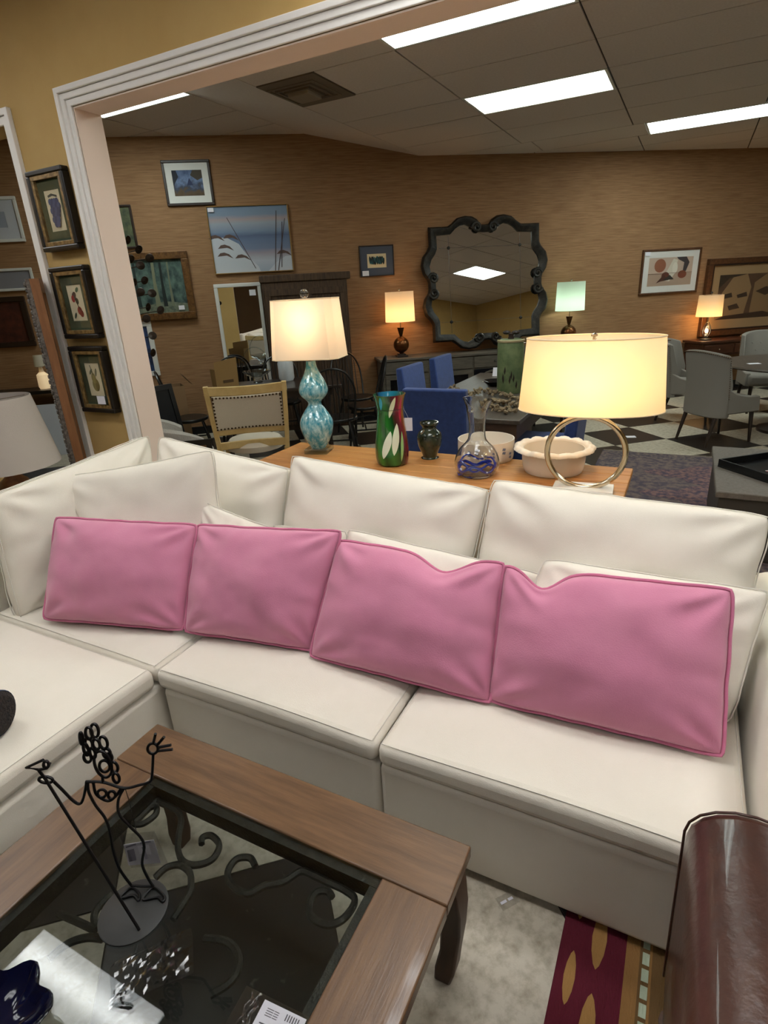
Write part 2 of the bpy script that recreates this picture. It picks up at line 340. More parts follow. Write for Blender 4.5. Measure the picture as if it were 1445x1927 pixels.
# ================================================================== sofa and cushions
m_sofa = mat('cream_sofa_fabric', (237, 229, 215), .95, col2=(233, 225, 210), ns=4, bump=.12, bs=420, bstretch=(1, 1, 1), sheen=.1)
m_seam = mat('sofa_seam', (224, 218, 206), .95)
m_pink = mat('pink_velvet', (212, 134, 163), .8, col2=(205, 125, 155), ns=5, nd=3, bump=.12, bs=260, sheen=.35)
m_pink2 = mat('pink_piping', (204, 116, 149), .85, sheen=.3)
def pillow(name, mt, cor, T, label=None, cat=None, group=None, parent=None, n=26, edge=0, pinch=.03, seed=0, chop=(), wr=.006, pip=None, pipr=.006, bow=0, fl=2.4, sag=0, puck=1.0, seam=None, rnd_=.03):
    BL, BR, TR, TL = [Vector(c) for c in cor]
    o0 = (BL+BR)/2; N = ((BR-BL)+(TR-TL)).cross((TL-BL)+(TR-BR)).normalized()      # points to the front
    upv = ((TL-BL)+(TR-BR)).normalized(); Hh = ((TL-BL).length+(TR-BR).length)/2
    def P(u, v, side):
        U, V_ = 2*u-1, 2*v-1
        U2 = U*(1-pinch*(1-V_*V_)); V2 = V_*(1-pinch*1.3*(1-U*U))
        cr = 1-rnd_*(U*U*V_*V_)**5; wv = .007*mnoise.noise(Vector((V_*4+seed*3, U*.5, seed)))*U**4; wu = .010*mnoise.noise(Vector((U*6+seed*5, V_*.5, 7)))*V_**4
        a, b = (U2*cr+wv+1)/2, (V2*cr+wu+1)/2
        p = BL*(1-a)*(1-b)+BR*a*(1-b)+TR*a*b+TL*(1-a)*b - o0
        fu, fv = max(0, 1-abs(U)**fl), max(0, 1-abs(V_)**fl)
        prof = (fu*fv)**.5
        t = edge + (T/2-edge)*prof
        m = min(1, 6*min(u, 1-u, v, 1-v))
        q = Vector((U*2.2+seed*7.1, V_*1.6+side*3, seed*1.7))
        t += wr*1.8*mnoise.noise(q*1.1)*m + wr*.25*mnoise.noise(q*3.1)*m
        dU, dV = 1-abs(U), 1-abs(V_)
        k = math.exp(-dV*5)*math.sin(U*17+seed*2+2*mnoise.noise(q))*dU**.5 + math.exp(-dU*5)*math.sin(V_*13+seed+2*mnoise.noise(q))*dV**.5
        t += puck*wr*.55*k*min(1, 12*min(u, 1-u, v, 1-v))
        # diagonal folds running in from the corners
        for cu, cv in ((-1, -1), (1, -1), (1, 1), (-1, 1)):
            du, dv = (U-cu), (V_-cv); r = math.hypot(du, dv)
            an = math.atan2(dv*cv, du*cu)
            t += puck*wr*.7*math.exp(-((r-.35)/.28)**2)*math.sin(an*9+seed+cu)
        p = p + N*(side*max(t, .0005) + bow*(U*U)) 
        for u0, dp, wd in chop:
            g = math.exp(-((u-u0)/wd)**2)
            p = p - upv*(dp*g*max(0, (V_+.15))**2) ; p = p - N*side*(dp*.35*g*max(0, V_)*prof)
        if sag: p = p - upv*(sag*(1-U*U)*max(0, V_))
        return p
    M = MB(); idx = {}
    def vid(i, j, s):
        bd = i in (0, n) or j in (0, n); key = (i, j, 0 if (bd and not edge) else s)
        if key not in idx: idx[key] = len(M.v); M.v.append(tuple(P(i/n, j/n, s if not (bd and not edge) else 0)))
        return idx[key]
    for i in range(n):
        for j in range(n):
            M.f.append((vid(i, j, 1), vid(i+1, j, 1), vid(i+1, j+1, 1), vid(i, j+1, 1))); M.f.append((vid(i, j+1, -1), vid(i+1, j+1, -1), vid(i+1, j, -1), vid(i, j, -1)))
    rim = [(i, 0) for i in range(n)]+[(n, j) for j in range(n)]+[(i, n) for i in range(n, 0, -1)]+[(0, j) for j in range(n, 0, -1)]
    if edge:
        for k in range(len(rim)):
            a, b = rim[k], rim[(k+1) % len(rim)]; M.f.append((vid(*a, -1), vid(*b, -1), vid(*b, 1), vid(*a, 1)))
    M.m = [0]*len(M.f)
    o = M.build(name, mt, parent, o0, ang=80)
    md = o.modifiers.new('subsurf', 'SUBSURF'); md.levels = 1; md.render_levels = 1
    if label: tag(o, label, cat, group)
    if pip:
        pts = [P(i/n, j/n, 0) for i, j in rim]; MB().tube(pts, pipr, 7, closed=True).build('piping', pip, o)
    if seam:
        for sd in (1, -1):
            pts = [P(i/n, j/n, sd) for i, j in rim]; MB().tube(pts, .0022, 5, closed=True).build('seam', seam, o)
    return o
def cushion_box(name, x0, x1, y0, y1, z0, z1, parent, crown=.02, n=16, r=.028, seed=0):
    M = MB(); cx, cy = (x0+x1)/2, (y0+y1)/2; idx = {}
    def P(i, j, top):
        U, V_ = 2*i/n-1, 2*j/n-1
        x = cx+(x1-x0)/2*U*(1-.006*(1-V_*V_)); y = cy+(y1-y0)/2*V_*(1-.006*(1-U*U))
        q = Vector((x*3+seed, y*3, 0))
        e = max(0, (1-U**4))*max(0, (1-V_**4))
        return (x, y, z1+crown*e**.6+.005*mnoise.noise(q)*e - .006*mnoise.noise(Vector((x*2.2, y*2.2, 9)))*(1-e)) if top else (x, y, z0)
    for top in (1, 0):
        for i in range(n+1):
            for j in range(n+1):
                if top or i in (0, n) or j in (0, n): idx[i, j, top] = len(M.v); M.v.append(P(i, j, top))
    for i in range(n):
        for j in range(n): M.f.append((idx[i, j, 1], idx[i+1, j, 1], idx[i+1, j+1, 1], idx[i, j+1, 1]))
    rim = [(i, 0) for i in range(n)]+[(n, j) for j in range(n)]+[(i, n) for i in range(n, 0, -1)]+[(0, j) for j in range(n, 0, -1)]
    for k in range(len(rim)):
        a, b = rim[k], rim[(k+1) % len(rim)]; M.f.append((idx[(*a, 0)], idx[(*b, 0)], idx[(*b, 1)], idx[(*a, 1)]))
    M.f.append(tuple(idx[(*a, 0)] for a in rim)[::-1]); M.m = [0]*len(M.f)
    o = M.build(name, m_sofa, parent, bevel=r, seg=4, ang=60)
    o.modifiers['bevel'].angle_limit = R(50)
    return o, P, rim, n
ST = .425
sofa = thing('sectional_sofa', 'cream slipcovered sectional sofa with chaise and plump back cushions', 'sofa', (-1.2, 1.7, 0))
OF = Vector((1.2, -1.7, 0))
sofa_parts = []
def sp(name, *b, mtl=None, bevel=.02): o = MB().bx(*b).build(name, mtl or m_sofa, sofa, OF, bevel=bevel, seg=3); return o
YF = 1.168; XC = -1.63; XL0 = -2.88; XA = .285; YR = 2.33
sp('base', XC+.004, -.704, YF+.012, YR, .025, .335); sp('base', -.698, XA-.002, YF+.012, YR, .025, .335)
sp('base', XL0, XC-.016, .05, YR, .025, .335)
sp('back_frame', XL0+.2, XA, 2.17, YR, .335, .74, bevel=.05)
sp('side_frame', XL0, XL0+.19, 1.0, YR, .335, .74, bevel=.05)
def seat(*b, seed=0):
    o, P, rim, n = cushion_box('seat_cushion', *b, sofa, seed=seed); o.location = OF
    pts = [Vector(P(i, j, 1))*1.0 for i, j in rim]
    cx = sum(p.x for p in pts)/len(pts); cy = sum(p.y for p in pts)/len(pts)
    pts = [Vector((cx+(p.x-cx)*.972, cy+(p.y-cy)*.972, p.z+.0015)) for p in pts]
    MB().tube(pts, .0013, 5, closed=True).build('seam', m_seam, o)
seat(XC-.01+.004, -.702, YF, 2.16, .34, ST, seed=1)
seat(-.697, XA-.004, YF, 2.16, .34, ST, seed=2)
seat(XL0+.20, XC-.012, YF+.012, 2.16, .34, ST-.004, seed=3)
seat(XL0+.005, XC-.006, .06, YF+.006, .34, ST+.004, seed=4)
# right arm, rounded slope arm
ar = [(XA, .03), (XA+.02, .60), (XA+.05, .645), (XA+.12, .665), (XA+.20, .655), (XA+.235, .60), (XA+.24, .03)]
MB().prism(ar, YF-.005, YR, 'xz').build('arm', m_sofa, sofa, OF, bevel=.025, seg=3)
# back cushions: corners given at their real depth (bottom on the seat, top resting on the frame)
def backc(BL, BR, TR, TL, T, seed, sag=.0, wr=.011):
    o = pillow('back_cushion', m_sofa, [Vector(c)-Vector((-1.2, 1.7, 0)) for c in (BL, BR, TR, TL)], T, parent=sofa, edge=.022, pinch=.016, seed=seed, wr=wr, fl=2.3, sag=sag, n=32, puck=1.5, seam=m_seam); return o
TOPY = 2.12
def ty(u, v): return PY(u, v, TOPY)
backc((-1.60, 1.90, ST-.01), (-.685, 1.90, ST-.01), ty(927, 920), ty(551, 856), .27, 1)
backc((-.672, 1.90, ST-.01), (.27, 1.90, ST-.01), PY(1456, 970, TOPY), ty(926, 900), .27, 2)
backc((-2.40, 1.92, ST-.01), (-1.615, 1.92, ST-.01), ty(550, 882), PY(303, 820, 2.16), .25, 3)
# the back cushion of the side that runs towards the camera
backc((-2.53, 1.20, ST-.01), (-2.53, 2.02, ST-.01), PX(277, 818, -2.62), PX(-30, 936, -2.62), .26, 4)
# loose cream cushions
GC = 'loose cream cushions on the sofa'
def loose(label, T, seed, *c, **k): return pillow('throw_cushion', m_sofa, c, T, label, 'cushion', GC, edge=.012, seed=seed, wr=.010, seam=m_seam, **k)
loose('square cream cushion leaning in the sofa corner behind the leftmost pink pillow', .20, 11, (-2.20, 1.48, ST+.02), (-1.72, 1.72, ST+.02), PY(402, 845, 1.86), PY(112, 898, 1.64), pinch=.03)
loose('low cream cushion between the corner cushion and the second pink pillow', .09, 12, (-1.70, 1.57, ST+.012), (-1.47, 1.62, ST+.012), PY(526, 998, 1.84), PY(374, 940, 1.76), pinch=.02)
loose('cream cushion showing only its top edge behind the second pink pillow', .10, 13, (-1.44, 1.70, ST+.012), (-1.12, 1.70, ST+.012), PY(656, 1000, 1.88), PY(516, 988, 1.88), pinch=.015)
loose('cream cushion standing behind the dented third pink pillow', .12, 14, (-1.13, 1.66, ST+.012), (-.47, 1.66, ST+.012), PY(1030, 1082, 1.86), PY(655, 994, 1.86), pinch=.015)
loose('largest loose cream cushion behind the rightmost pink pillow, against the arm', .13, 15, (-.46, 1.66, ST+.012), (.25, 1.66, ST+.012), PY(1452, 1112, 1.86), PY(1025, 1050, 1.86), pinch=.015)
# pink lumbar pillows
GP = 'pink velvet lumbar pillows in a row on the sofa'
def pink(label, seed, BL, BR, TR, TL, chop=(), wr=.008):
    return pillow('lumbar_pillow', m_pink, (BL, BR, TR, TL), .20, label, 'pillow', GP, seed=seed, chop=chop, wr=wr, pip=m_pink2, pinch=.018, fl=2.0, n=40, puck=1.3, pipr=.0055)
ZP = ST+.03
pink('leftmost pink velvet lumbar pillow, in the corner of the sofa', 21, PZ(80, 1166, ZP), PZ(347, 1188, ZP), PY(373, 986, 1.60), PY(104, 972, 1.43))
pink('second pink velvet lumbar pillow from the left', 22, PZ(346, 1190, ZP), PZ(590, 1226, ZP), PY(645, 998, 1.68), PY(370, 986, 1.62))
pink('third pink velvet lumbar pillow, with a dent in its top edge', 23, PZ(580, 1236, ZP), PZ(926, 1326, ZP), PY(953, 1058, 1.67), PY(634, 1014, 1.68), chop=((.68, .045, .14),))
pink('rightmost pink velvet lumbar pillow, next to the sofa arm', 24, PZ(914, 1320, ZP), PZ(1363, 1428, ZP), PY(1383, 1108, 1.72), PY(946, 1060, 1.66), chop=((.2, .05, .10),))
# ================================================================== helpers for things whose size is read at their own distance
def depth(p): return (Vector(p)-CAM).dot(FW)
def mpp(p): return depth(p)/FPX                    # metres in one photo pixel at that point
def proj(p): q = Vector(p)-CAM; d = q.dot(FW); return (722.5+q.dot(RT)/d*FPX, 963.5+q.dot(DN)/d*FPX)
def ZAT(p, v):
    a, b = -.5, 4.0
    for _ in range(40):
        m = (a+b)/2
        if proj((p[0], p[1], m))[1] > v: a = m
        else: b = m
    return (a+b)/2
def prof_px(base, rows):                           # rows of (half width in px, v) -> (radius, height over the base)
    k = mpp(base); return [(hw*k, ZAT(base, v)-base[2]) for hw, v in rows]
def glass_mat(name, tint=(255, 255, 255), rough=0, refl=1.8, ior=1.5):
    if name in MATS: return MATS[name]
    m = bpy.data.materials.new(name); m.use_nodes = True; nt = m.node_tree; nt.nodes.remove(nt.nodes['Principled BSDF']); L = nt.links.new
    tr = node(nt, 'ShaderNodeBsdfTransparent', Color=lin(tint)); g = node(nt, 'ShaderNodeBsdfGlossy', Roughness=rough); fr = node(nt, 'ShaderNodeFresnel'); ge = node(nt, 'ShaderNodeNewGeometry'); mi_ = node(nt, 'ShaderNodeMath', operation='MULTIPLY_ADD'); L(ge.outputs['Backfacing'], mi_.inputs[0]); mi_.inputs[1].default_value = 1/ior-ior; mi_.inputs[2].default_value = ior; L(mi_.outputs[0], fr.inputs['IOR'])
    mu = node(nt, 'ShaderNodeMath', operation='MULTIPLY', use_clamp=True); L(fr.outputs[0], mu.inputs[0]); mu.inputs[1].default_value = refl
    mx = node(nt, 'ShaderNodeMixShader'); L(mu.outputs[0], mx.inputs[0]); L(tr.outputs[0], mx.inputs[1]); L(g.outputs[0], mx.inputs[2]); L(mx.outputs[0], nt.nodes['Material Output'].inputs[0])
    MATS[name] = m; return m
def swirl_mat(name, stops, twist=3, wob=.5, rough=.08, trans=0, freq=1, ns=6, coat=.5):
    if name in MATS: return MATS[name]
    m = bpy.data.materials.new(name); m.use_nodes = True; nt = m.node_tree; b = nt.nodes['Principled BSDF']; L = nt.links.new
    tc = node(nt, 'ShaderNodeTexCoord'); sp_ = node(nt, 'ShaderNodeSeparateXYZ'); L(tc.outputs['Object'], sp_.inputs[0])
    at = node(nt, 'ShaderNodeMath', operation='ARCTAN2'); L(sp_.outputs[1], at.inputs[0]); L(sp_.outputs[0], at.inputs[1])
    n = node(nt, 'ShaderNodeTexNoise', Scale=ns, Detail=3); L(tc.outputs['Object'], n.inputs['Vector'])
    a1 = node(nt, 'ShaderNodeMath', operation='MULTIPLY_ADD'); L(sp_.outputs[2], a1.inputs[0]); a1.inputs[1].default_value = twist*6.283; L(at.outputs[0], a1.inputs[2])
    a2 = node(nt, 'ShaderNodeMath', operation='MULTIPLY_ADD'); L(n.outputs['Fac'], a2.inputs[0]); a2.inputs[1].default_value = wob*6.283; L(a1.outputs[0], a2.inputs[2])
    a3 = node(nt, 'ShaderNodeMath', operation='MULTIPLY'); L(a2.outputs[0], a3.inputs[0]); a3.inputs[1].default_value = freq/6.2832
    a4 = node(nt, 'ShaderNodeMath', operation='FRACT'); L(a3.outputs[0], a4.inputs[0])
    cr = node(nt, 'ShaderNodeValToRGB'); L(a4.outputs[0], cr.inputs[0]); e = cr.color_ramp.elements
    e[0].position = stops[0][0]; e[0].color = lin(stops[0][1]); e[1].position = stops[-1][0]; e[1].color = lin(stops[-1][1])
    for p, c in stops[1:-1]: x = e.new(p); x.color = lin(c)
    L(cr.outputs[0], b.inputs['Base Color']); b.inputs['Roughness'].default_value = rough; b.inputs['Coat Weight'].default_value = coat; b.inputs['Transmission Weight'].default_value = trans
    MATS[name] = m; return m
# ================================================================== coffee table
m_wood = mat('walnut_board', (92, 68, 48), .3, col2=(116, 86, 60), ns=5, nd=8, stretch=(.9, 9, 3), bump=.05, bs=60, bstretch=(.3, 4, 1), coat=.25)
m_wood_y = mat('walnut_board_across', (90, 66, 47), .3, col2=(113, 84, 58), ns=5, nd=8, stretch=(9, .9, 3), bump=.05, bs=60, bstretch=(4, .3, 1), coat=.25)
m_wood_dk = mat('dark_walnut', (66, 45, 32), .45, col2=(84, 58, 40), ns=8, stretch=(4, 4, .7))
m_iron = mat('wrought_iron', (58, 56, 54), .45, .6, col2=(78, 74, 70), ns=40, bump=.3, bs=120)
m_glass = glass_mat('table_glass', (222, 226, 224), refl=1.0)
CX0, CX1, CY0, CY1, CZ, BW = -1.378, -.322, -.11, .955, .44, .16
ct = thing('coffee_table', 'dark wood coffee table with glass top over iron scrolls', 'coffee table', ((CX0+CX1)/2, (CY0+CY1)/2, 0))
CO = -Vector(ct.location)
def cpart(M, name, m, **k): return M.build(name, m, ct, CO, **k)
cpart(MB().bx(CX0, CX1, CY1-BW, CY1, CZ-.035, CZ), 'board', m_wood, bevel=.004)
cpart(MB().bx(CX0, CX1, CY0, CY0+BW, CZ-.035, CZ), 'board', m_wood, bevel=.004)
cpart(MB().bx(CX0, CX0+BW, CY0+BW+.001, CY1-BW-.001, CZ-.035, CZ), 'board', m_wood_y, bevel=.004)
cpart(MB().bx(CX1-BW, CX1, CY0+BW+.001, CY1-BW-.001, CZ-.035, CZ), 'board', m_wood_y, bevel=.004)
ix0, ix1, iy0, iy1 = CX0+BW, CX1-BW, CY0+BW, CY1-BW
M = MB()
for a in ((ix0, ix1, iy1-.022, iy1), (ix0, ix1, iy0, iy0+.022), (ix0, ix0+.022, iy0+.022, iy1-.022), (ix1-.022, ix1, iy0+.022, iy1-.022)): M.bx(a[0]+.0005, a[1]-.0005, a[2]+.0005, a[3]-.0005, CZ-.06, CZ-.012)
cpart(M, 'metal_rim', m_iron, smooth=False)
cpart(MB().bx(ix0+.001, ix1-.001, iy0+.001, iy1-.001, CZ-.0115, CZ-.0025), 'glass_top', m_glass, smooth=False)
ZG = CZ-.0025
for s1 in (0, 1): cpart(MB().bx(CX0+.06, CX1-.06, *((CY1-.10, CY1-.075) if s1 else (CY0+.075, CY0+.10)), CZ-.125, CZ-.036), 'apron', m_wood_dk, bevel=.003)
for s1 in (0, 1): cpart(MB().bx(*((CX1-.10, CX1-.075) if s1 else (CX0+.075, CX0+.10)), CY0+.101, CY1-.101, CZ-.125, CZ-.036), 'apron', m_wood_dk, bevel=.003)
for sx, sy in ((CX0+.055, CY1-.055), (CX1-.055, CY1-.055), (CX0+.055, CY0+.055), (CX1-.055, CY0+.055)):
    dx = 1 if sx < -.8 else -1; dy = -1 if sy > .4 else 1
    M = MB(); pr = [(0, .040), (.06, .038), (.14, .033), (.22, .027), (.30, .024), (.36, .027), (.404, .022)]
    vs = []; 
    for h, r in pr:
        z = CZ-.036-h; k = .02*math.sin(h/.404*math.pi)*-1
        for qx, qy in ((-1, -1), (1, -1), (1, 1), (-1, 1)): vs.append((sx+qx*r+dx*k, sy+qy*r+dy*k, z))
    n = len(pr); M.add(vs, [(i*4+j, i*4+(j+1) % 4, i*4+4+(j+1) % 4, i*4+4+j) for i in range(n-1) for j in range(4)]+[(3, 2, 1, 0), tuple((n-1)*4+j for j in range(4))])
    cpart(M, 'leg', m_wood_dk, bevel=.006)
# iron scrolls under the glass
def z1(pts, o, s): return [PZ(o[0]+x/s, o[1]+y/s, CZ-.05) for x, y in pts]
A1 = ((180, 1440), 4.817); A2 = ((450, 1560), 4.817); A3 = ((0, 1680), 4.379); A4 = ((190, 1700), 3.6125); A5 = ((380, 1440), 2.779)
scr = [z1([(845, 620), (800, 565), (700, 575), (635, 680), (660, 800), (800, 868), (950, 810), (1050, 650), (1010, 480), (880, 360), (750, 325), (560, 385), (400, 480)], *A2)
       + z1([(330, 630), (240, 672), (155, 625), (135, 560), (180, 492), (250, 485), (280, 530)], *A5),
       z1([(960, 715), (970, 655), (1050, 640), (1120, 725), (1060, 850), (920, 905), (800, 880), (750, 780), (752, 640), (775, 500), (790, 350), (700, 225), (500, 235), (330, 330), (270, 430), (330, 520), (430, 530), (540, 450), (550, 370), (480, 385)], *A1),
       z1([(540, 1020), (640, 930), (760, 905), (850, 970), (865, 1080), (845, 1170), (790, 1260), (700, 1400)], *A1),
       z1([(920, 10), (810, 120), (775, 200), (790, 300)], *A3), z1([(850, 380), (720, 370), (560, 420), (400, 550)], *A3), z1([(480, 170), (620, 230), (790, 310)], *A3),
       z1([(700, 240), (850, 260), (930, 340), (930, 450), (860, 550), (740, 620)], *A4)]
cc = Vector(((ix0+ix1)/2, (iy0+iy1)/2, CZ-.05))
def clampt(p): return Vector((min(max(p.x, ix0+.034), ix1-.034), min(max(p.y, iy0+.034), iy1-.034), p.z))
for pts in scr:
    q = spline([clampt(p) for p in pts], 6)
    cpart(MB().tube(q, .0085, 6), 'scroll', m_iron)
for pts in scr[:2]:
    q = spline([clampt(cc*2-p) for p in pts], 6); q = [Vector((p.x, p.y, CZ-.0505)) for p in q]
    cpart(MB().tube(q, .0085, 6), 'scroll', m_iron)
# ------------------------------------------------------------------ wire figure
m_wire = mat('black_wire', (20, 19, 19), .4, .3)
bc = PZ(252, 1716, ZG); 
f1, f2 = PZ(247, 1674, ZG+.006), PZ(288, 1672, ZG+.006)
hd = (f2-f1); hd.z = 0; hd.normalize(); pn = hd.cross(Vector((0, 0, 1)))
fig = thing('wire_figurine', 'black wire figure with curly hair holding a staff, on a round base', 'figurine', (bc.x, bc.y, ZG+.0005))
FO = -Vector(fig.location)
def FP(x, y, off=0):
    d = ray(x/4.129, 1340+y/4.129); n = pn; p0 = f1+n*off; return CAM + d*((p0-CAM).dot(n)/d.dot(n))
def fw(name, pts, r=.0031, closed=False, k=6, par=None, sm=True):
    q = spline(pts, k, closed) if sm else pts; return MB().tube(q, r, 7, closed=closed).build(name, m_wire, par or fig, FO)
rb = (PZ(320, 1690, ZG)-PZ(187, 1735, ZG)).length/2
MB().lathe([(0, 0), (rb, 0), (rb, .004), (rb-.002, .005), (0, .005)], 40).build('base', mat('figure_base', (44, 44, 43), .5, .2), fig)
def FPL(l, off=0): return [FP(x, y, off) for x, y in l]
B0 = PZ(262, 1750, ZG+.005); sT = FP(352, 520, .012)
fw('staff', [B0, sT, FP(300, 450, .012)], sm=False)
fw('staff_head', FPL([(300, 448), (205, 432), (335, 372), (388, 400), (365, 435)], .012), closed=True, sm=False)
fw('staff_curl', [FP(358+20*math.cos(a*.7), 408+26*math.sin(a*.7), .012) for a in range(9)], closed=True)
def ell(cx, cy, rx, ry, t=0, n=14, off=0):
    return [FP(cx+rx*math.cos(a)*math.cos(t)-ry*math.sin(a)*math.sin(t), cy+rx*math.cos(a)*math.sin(t)+ry*math.sin(a)*math.cos(t), off) for a in (2*math.pi*i/n for i in range(n))]
fw('hand', ell(356, 526, 54, 24, .1, off=.006), closed=True)
fw('arm', FPL([(408, 530), (480, 600), (570, 690), (622, 712), (650, 660), (672, 545)]))
fw('shoulders', FPL([(665, 542), (800, 545), (960, 590), (1080, 568), (1165, 540), (1182, 480), (1190, 322)]))
hand = fw('hand', ell(1187, 283, 40, 40), closed=True)
for a, b in (((1190, 245), (1208, 168)), ((1222, 255), (1275, 193)), ((1232, 275), (1328, 256)), ((1228, 302), (1340, 290))): MB().tube(FPL([a, b]), .0031, 7).build('finger', m_wire, hand)
for o in hand.children: o.location = (0, 0, 0)
fw('neck', FPL([(800, 545), (795, 495)]))
fw('leg', FPL([(682, 545), (690, 620), (740, 720), (820, 830), (860, 960), (880, 1080), (930, 1220), (1018, 1345)]))
fw('leg', FPL([(965, 590), (920, 680), (925, 790), (1000, 880), (1090, 970), (1120, 1050), (1105, 1180), (1150, 1290), (1192, 1355)]))
def onbase(l): return [PZ(x/4.129, 1340+y/4.129, ZG+.0078) for x, y in l]
fw('foot', onbase([(1018, 1362), (1080, 1410), (1078, 1462), (1035, 1425), (930, 1445)]), closed=True)
fw('foot', onbase([(1190, 1362), (1275, 1430), (1268, 1472), (1225, 1440), (1112, 1455)]), closed=True)
fw('cross_bar', FPL([(1018, 1345), (1110, 1352), (1195, 1350)]))
fw('collar', FPL([(725, 550), (750, 640), (838, 690), (902, 650), (938, 592)]))
fw('collar_curl', ell(792, 632, 34, 30), closed=True); fw('collar_curl', ell(868, 644, 28, 30), closed=True)
fw('face', ell(800, 405, 62, 105, -.35), closed=True); fw('mouth', ell(812, 420, 40, 45, -.3), closed=True)
for i, (x, y, rx, ry) in enumerate(((690, 165, 26, 46), (735, 145, 30, 52), (632, 205, 12, 45), (690, 245, 26, 44), (748, 250, 26, 40), (803, 238, 30, 48), (668, 290, 18, 46), (830, 320, 28, 36), (680, 352, 28, 38), (850, 350, 20, 30), (720, 320, 20, 40), (888, 428, 26, 40), (902, 512, 24, 38))):
    fw('hair_curl', ell(x, y, rx, ry, -.3 if i > 2 else -.15, off=(-.006 if i % 2 else .006)), closed=True)
# hanging price tag of the figure
m_clear = glass_mat('clear_plastic', (250, 250, 250), rough=.08, refl=1.4)
m_paper = mat('label_paper', (226, 224, 232), .7); m_ink = mat('label_ink', (70, 68, 76), .7)
tg = thing('price_tag', 'clear plastic bag with a paper price label hanging from the wire figure', 'price tag', tuple(FP(1060, 930, -.02)))
TO = -Vector(tg.location)
def quad3(name, pts, m, par, O, th=.0006):
    a, b, c, d = [Vector(p) for p in pts]; n = (b-a).cross(d-a).normalized()*th
    return MB().add([a, b, c, d, a+n, b+n, c+n, d+n], [(0, 1, 2, 3), (7, 6, 5, 4), (0, 4, 5, 1), (1, 5, 6, 2), (2, 6, 7, 3), (3, 7, 4, 0)]).build(name, m, par, O, smooth=False)
MB().tube([FP(975, 600), FP(1000, 680, -.01), FP(1060, 925, -.02)], .0008, 5).build('string', m_wire, tg, TO)
quad3('bag', [FP(1020, 1210, -.02), FP(1310, 1185, -.03), FP(1200, 925, -.02), FP(920, 950, -.02)], m_clear, tg, TO)
lb = quad3('label', [FP(1000, 1190, -.023), FP(1250, 1170, -.03), FP(1195, 990, -.023), FP(960, 1030, -.023)], m_paper, tg, TO)
def inkrow(a, b, t, w0, w1, thick): # a bar of print between two edges of a label
    pass
MB().add([FP(x, y, -.0205) for x, y in ((975, 1045), (1055, 1020), (1058, 1034), (978, 1058), (1085, 1012), (1170, 1000), (1172, 1014), (1088, 1026), (985, 1075), (1040, 1062), (1060, 1150), (1005, 1165), (1100, 1050), (1120, 1046), (1150, 1140), (1130, 1145))], [(0, 1, 2, 3), (4, 5, 6, 7), (8, 9, 10, 11), (12, 13, 14, 15)]).build('print', mat('label_grey_print', (150, 146, 158), .7), tg, TO, smooth=False)
# label in a plastic sleeve lying on the glass
pl = [PZ(u, v, ZG+.002) for u, v in ((408, 1955), (545, 2005), (583, 1914), (464, 1855))]
sl = thing('label_sleeve', 'white printed label in a clear plastic sleeve lying on the glass', 'label', (pl[0]+pl[2])/2); sl.location.z = ZG
SO = -Vector(sl.location)
quad3('sleeve', pl, m_clear, sl, SO)
def bil(a, b): return pl[0]*(1-a)*(1-b)+pl[1]*a*(1-b)+pl[2]*a*b+pl[3]*(1-a)*b
lab = quad3('label', [bil(*p)+V3(0, 0, -.0012) for p in ((.33, .02), (.97, .02), (.97, .93), (.33, .93))], m_paper, sl, SO)
M = MB()
for r_ in range(4):
    for k, (a, b) in enumerate(((.42, .52), (.53, .6))): M.add([bil(*p)+V3(0, 0, -.0004) for p in ((a, .80-r_*.045), (b, .80-r_*.045), (b, .815-r_*.045), (a, .815-r_*.045))], [(0, 1, 2, 3)])
for r_ in range(6): M.add([bil(*p)+V3(0, 0, -.0004) for p in ((.70+r_*.035, .72), (.715+r_*.035, .72), (.715+r_*.035, .86), (.70+r_*.035, .86))], [(0, 1, 2, 3)])
M.add([bil(*p)+V3(0, 0, -.0004) for p in ((.40, .50), (.80, .50), (.80, .525), (.40, .525))], [(0, 1, 2, 3)])
for k in range(5): M.add([bil(*p)+V3(0, 0, -.0004) for p in ((.84+k*.022, .35), (.852+k*.022, .35), (.852+k*.022, .60), (.84+k*.022, .60))], [(0, 1, 2, 3)])
M.build('print', m_ink, sl, SO, smooth=False)
M = MB()
for k in range(3):
    pts = [bil(.16+.05*k+.03*math.sin(i*1.9+k), .05+.9*i/9)+V3(0, 0, .004+.003*math.sin(i*2+k)) for i in range(10)]
    M.tube(pts, .003, 5)
M.build('crease', m_clear, sl, SO)
# crumpled clear bag beside the figure's base
cbp = PZ(285, 1822, ZG+.002); cbg = thing('crumpled_bag', 'crumpled clear plastic bag on the glass beside the figure base', 'plastic bag', (cbp.x, cbp.y, ZG+.001), .9)
M = MB(); nx, ny = 18, 12
def crh(i, j):
    x, y = (i/nx-.5)*.16, (j/ny-.5)*.09; q = Vector((x*26, y*26, 3.3)); e = min(1, 4*min(i/nx, 1-i/nx, j/ny, 1-j/ny))
    return (x+.008*mnoise.noise(q*.8), y+.008*mnoise.noise(q*.8+V3(9, 0, 0)), .001+e*(.016*abs(mnoise.noise(q))+.008*abs(mnoise.noise(q*2.3))))
M.add([crh(i, j) for i in range(nx+1) for j in range(ny+1)], [(i*(ny+1)+j, (i+1)*(ny+1)+j, (i+1)*(ny+1)+j+1, i*(ny+1)+j+1) for i in range(nx) for j in range(ny)])
M.build('film', glass_mat('crinkled_plastic', (240, 242, 244), rough=.05, refl=1.6), cbg, smooth=False)
